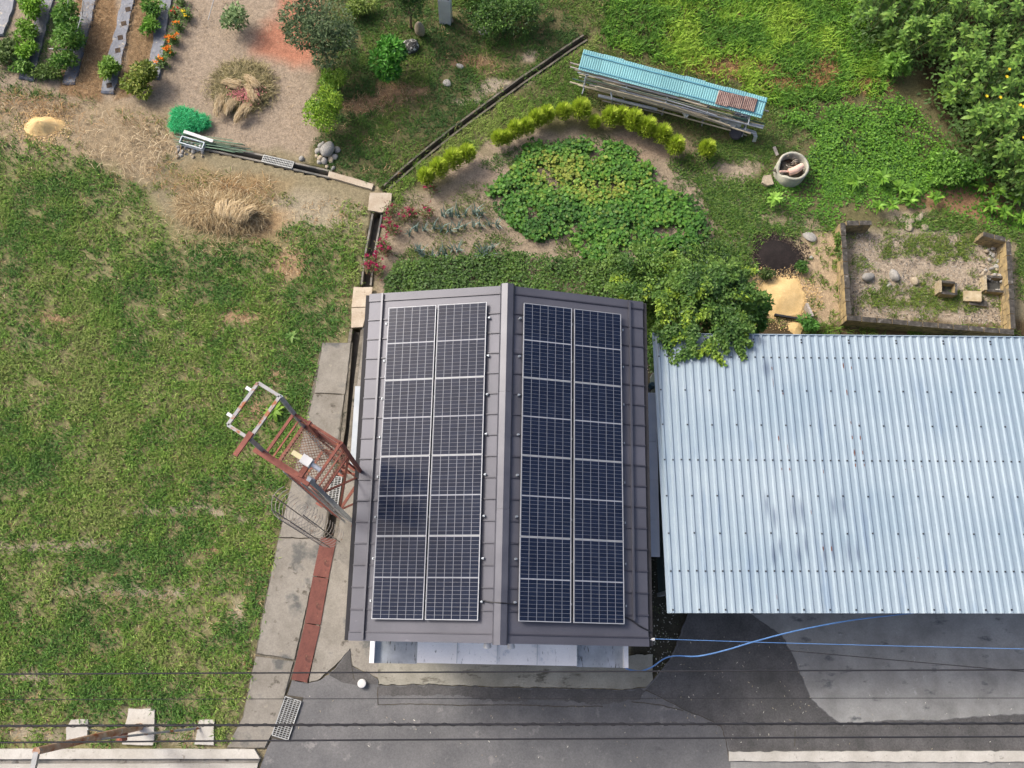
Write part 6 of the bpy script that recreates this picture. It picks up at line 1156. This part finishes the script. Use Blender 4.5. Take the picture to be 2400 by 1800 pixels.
# ---- green net
g = np.random.default_rng(9); c_ = at(447, 288); V = []; n = 5200; ctr = np.array([[-.22, .12, .26], [.0, 0, .2], [.3, -.05, .16], [-.3, -.12, .14], [-.05, -.16, .14]]); rad = np.array([.28, .34, .26, .24, .24]); i = g.integers(0, 5, n); d = g.normal(0, 1, (n, 3)); d /= np.linalg.norm(d, axis=1)[:, None]; d[:, 2] = np.abs(d[:, 2])
P = ctr[i] * [1, 1, .5] + d * (rad[i] * g.uniform(.85, 1.06, n))[:, None] * [1, .9, .75]; net = thing('green_net', (c_[0], c_[1], -.02), 'tangled bright green net heaped on the soil', 'net')
link('net_strands', np_mesh('net_strands', *blades(P, g.uniform(.08, .2, n), g.uniform(.007, .014, n), g.random(n) * 6.283, g.uniform(1.1, 2.0, n), pal(n, [(36, 170, 98), (48, 192, 116), (28, 140, 80), (80, 210, 146)], g)), M['net']), net)
for i in range(5):
    V, F = [], []; nu, nv = 16, 6
    for jj in range(nv + 1):
        for k in range(nu): th = 6.283 * k / nu; ph = 1.57 * jj / nv; w_ = 1 + .12 * math.sin(5 * th + i * 2 + ph * 3); V.append(ctr[i] * [1, 1, .5] + rad[i] * .9 * np.array([math.cos(th) * math.cos(ph) * w_, .9 * math.sin(th) * math.cos(ph) * w_, .75 * math.sin(ph)]))
    F = [np.array([[jj * nu + k, jj * nu + (k + 1) % nu, (jj + 1) * nu + (k + 1) % nu, (jj + 1) * nu + k] for jj in range(nv) for k in range(nu)])]
    link('net_fold', np_mesh('net_fold', np.array(V), F, np.tile(L((34, 160, 94)), (len(V), 1)) * np.array([1, 1, 1]), M['net'], True), net)
# ---- planter on pebbles, board, bamboo stakes
p = at(452, 338, .1); ang = math.atan2(*(at(480, 345)[:2] - at(424, 329)[:2])[::-1]); t_ = thing('planter_box', (p[0], p[1], .04), 'white plastic trough planter standing on pebbles', 'planter', rotz=ang); w_, d_2, h = .66, .2, .17
for c2, d2 in (((0, -d_2 / 2, h / 2), (w_, .02, h)), ((0, d_2 / 2, h / 2), (w_, .02, h)), ((-w_ / 2, 0, h / 2), (.02, d_2, h)), ((w_ / 2, 0, h / 2), (.02, d_2, h))): MB().box(c2, d2).build('side', M['planter'], t_, True)
MB().box((0, 0, .05), (w_ - .03, d_2 - .03, .1)).build('potting_soil', M['soil'], t_, True)
for k in range(5): c2 = (-.25 + .12 * k, random.uniform(-.04, .04), .12); MB().tube([np.array(c2) - [0, 0, .03], np.array(c2), np.array(c2) + [0, 0, .02]], [.03, .035, .015], 8).build('pebble', M[random.choice(('stone', 'stone_tan', 'white'))], t_, True)
for k in range(34): stone(lerp(412, 478, random.random()), 346 + random.uniform(-12, 20) + .2 * 20 * random.random(), tuple(random.uniform(.035, .075) for _ in range(3)), random.choice(('stone', 'stone_tan', 'stone', 'stone_tan')), 'rounded pebble in the bed under the white planter', 'pebbles under the planter', name='pebble')
tag(MB().bar(at(431, 308, .22), at(499, 331, .22), .09, .03).build('white_board', M['white']), 'white board lying on the green stakes', 'board')
for k in range(16):
    a = (410 + random.uniform(-8, 30), 312 + k * 1.7); b_ = (560 + random.uniform(-25, 50), 327 + k * 1.8 + random.uniform(0, 10)); tag(MB().tube([at(*a, .16 + random.uniform(-.03, .03)), at(*b_, .05 + random.uniform(0, .08))], random.uniform(.009, .015), 6).build('green_stake', M[random.choice(('bamboo_green', 'stake_dark', 'bamboo_green'))]), 'thin green garden stake in the bundle beside the planter', 'stake', 'green stakes beside the planter')
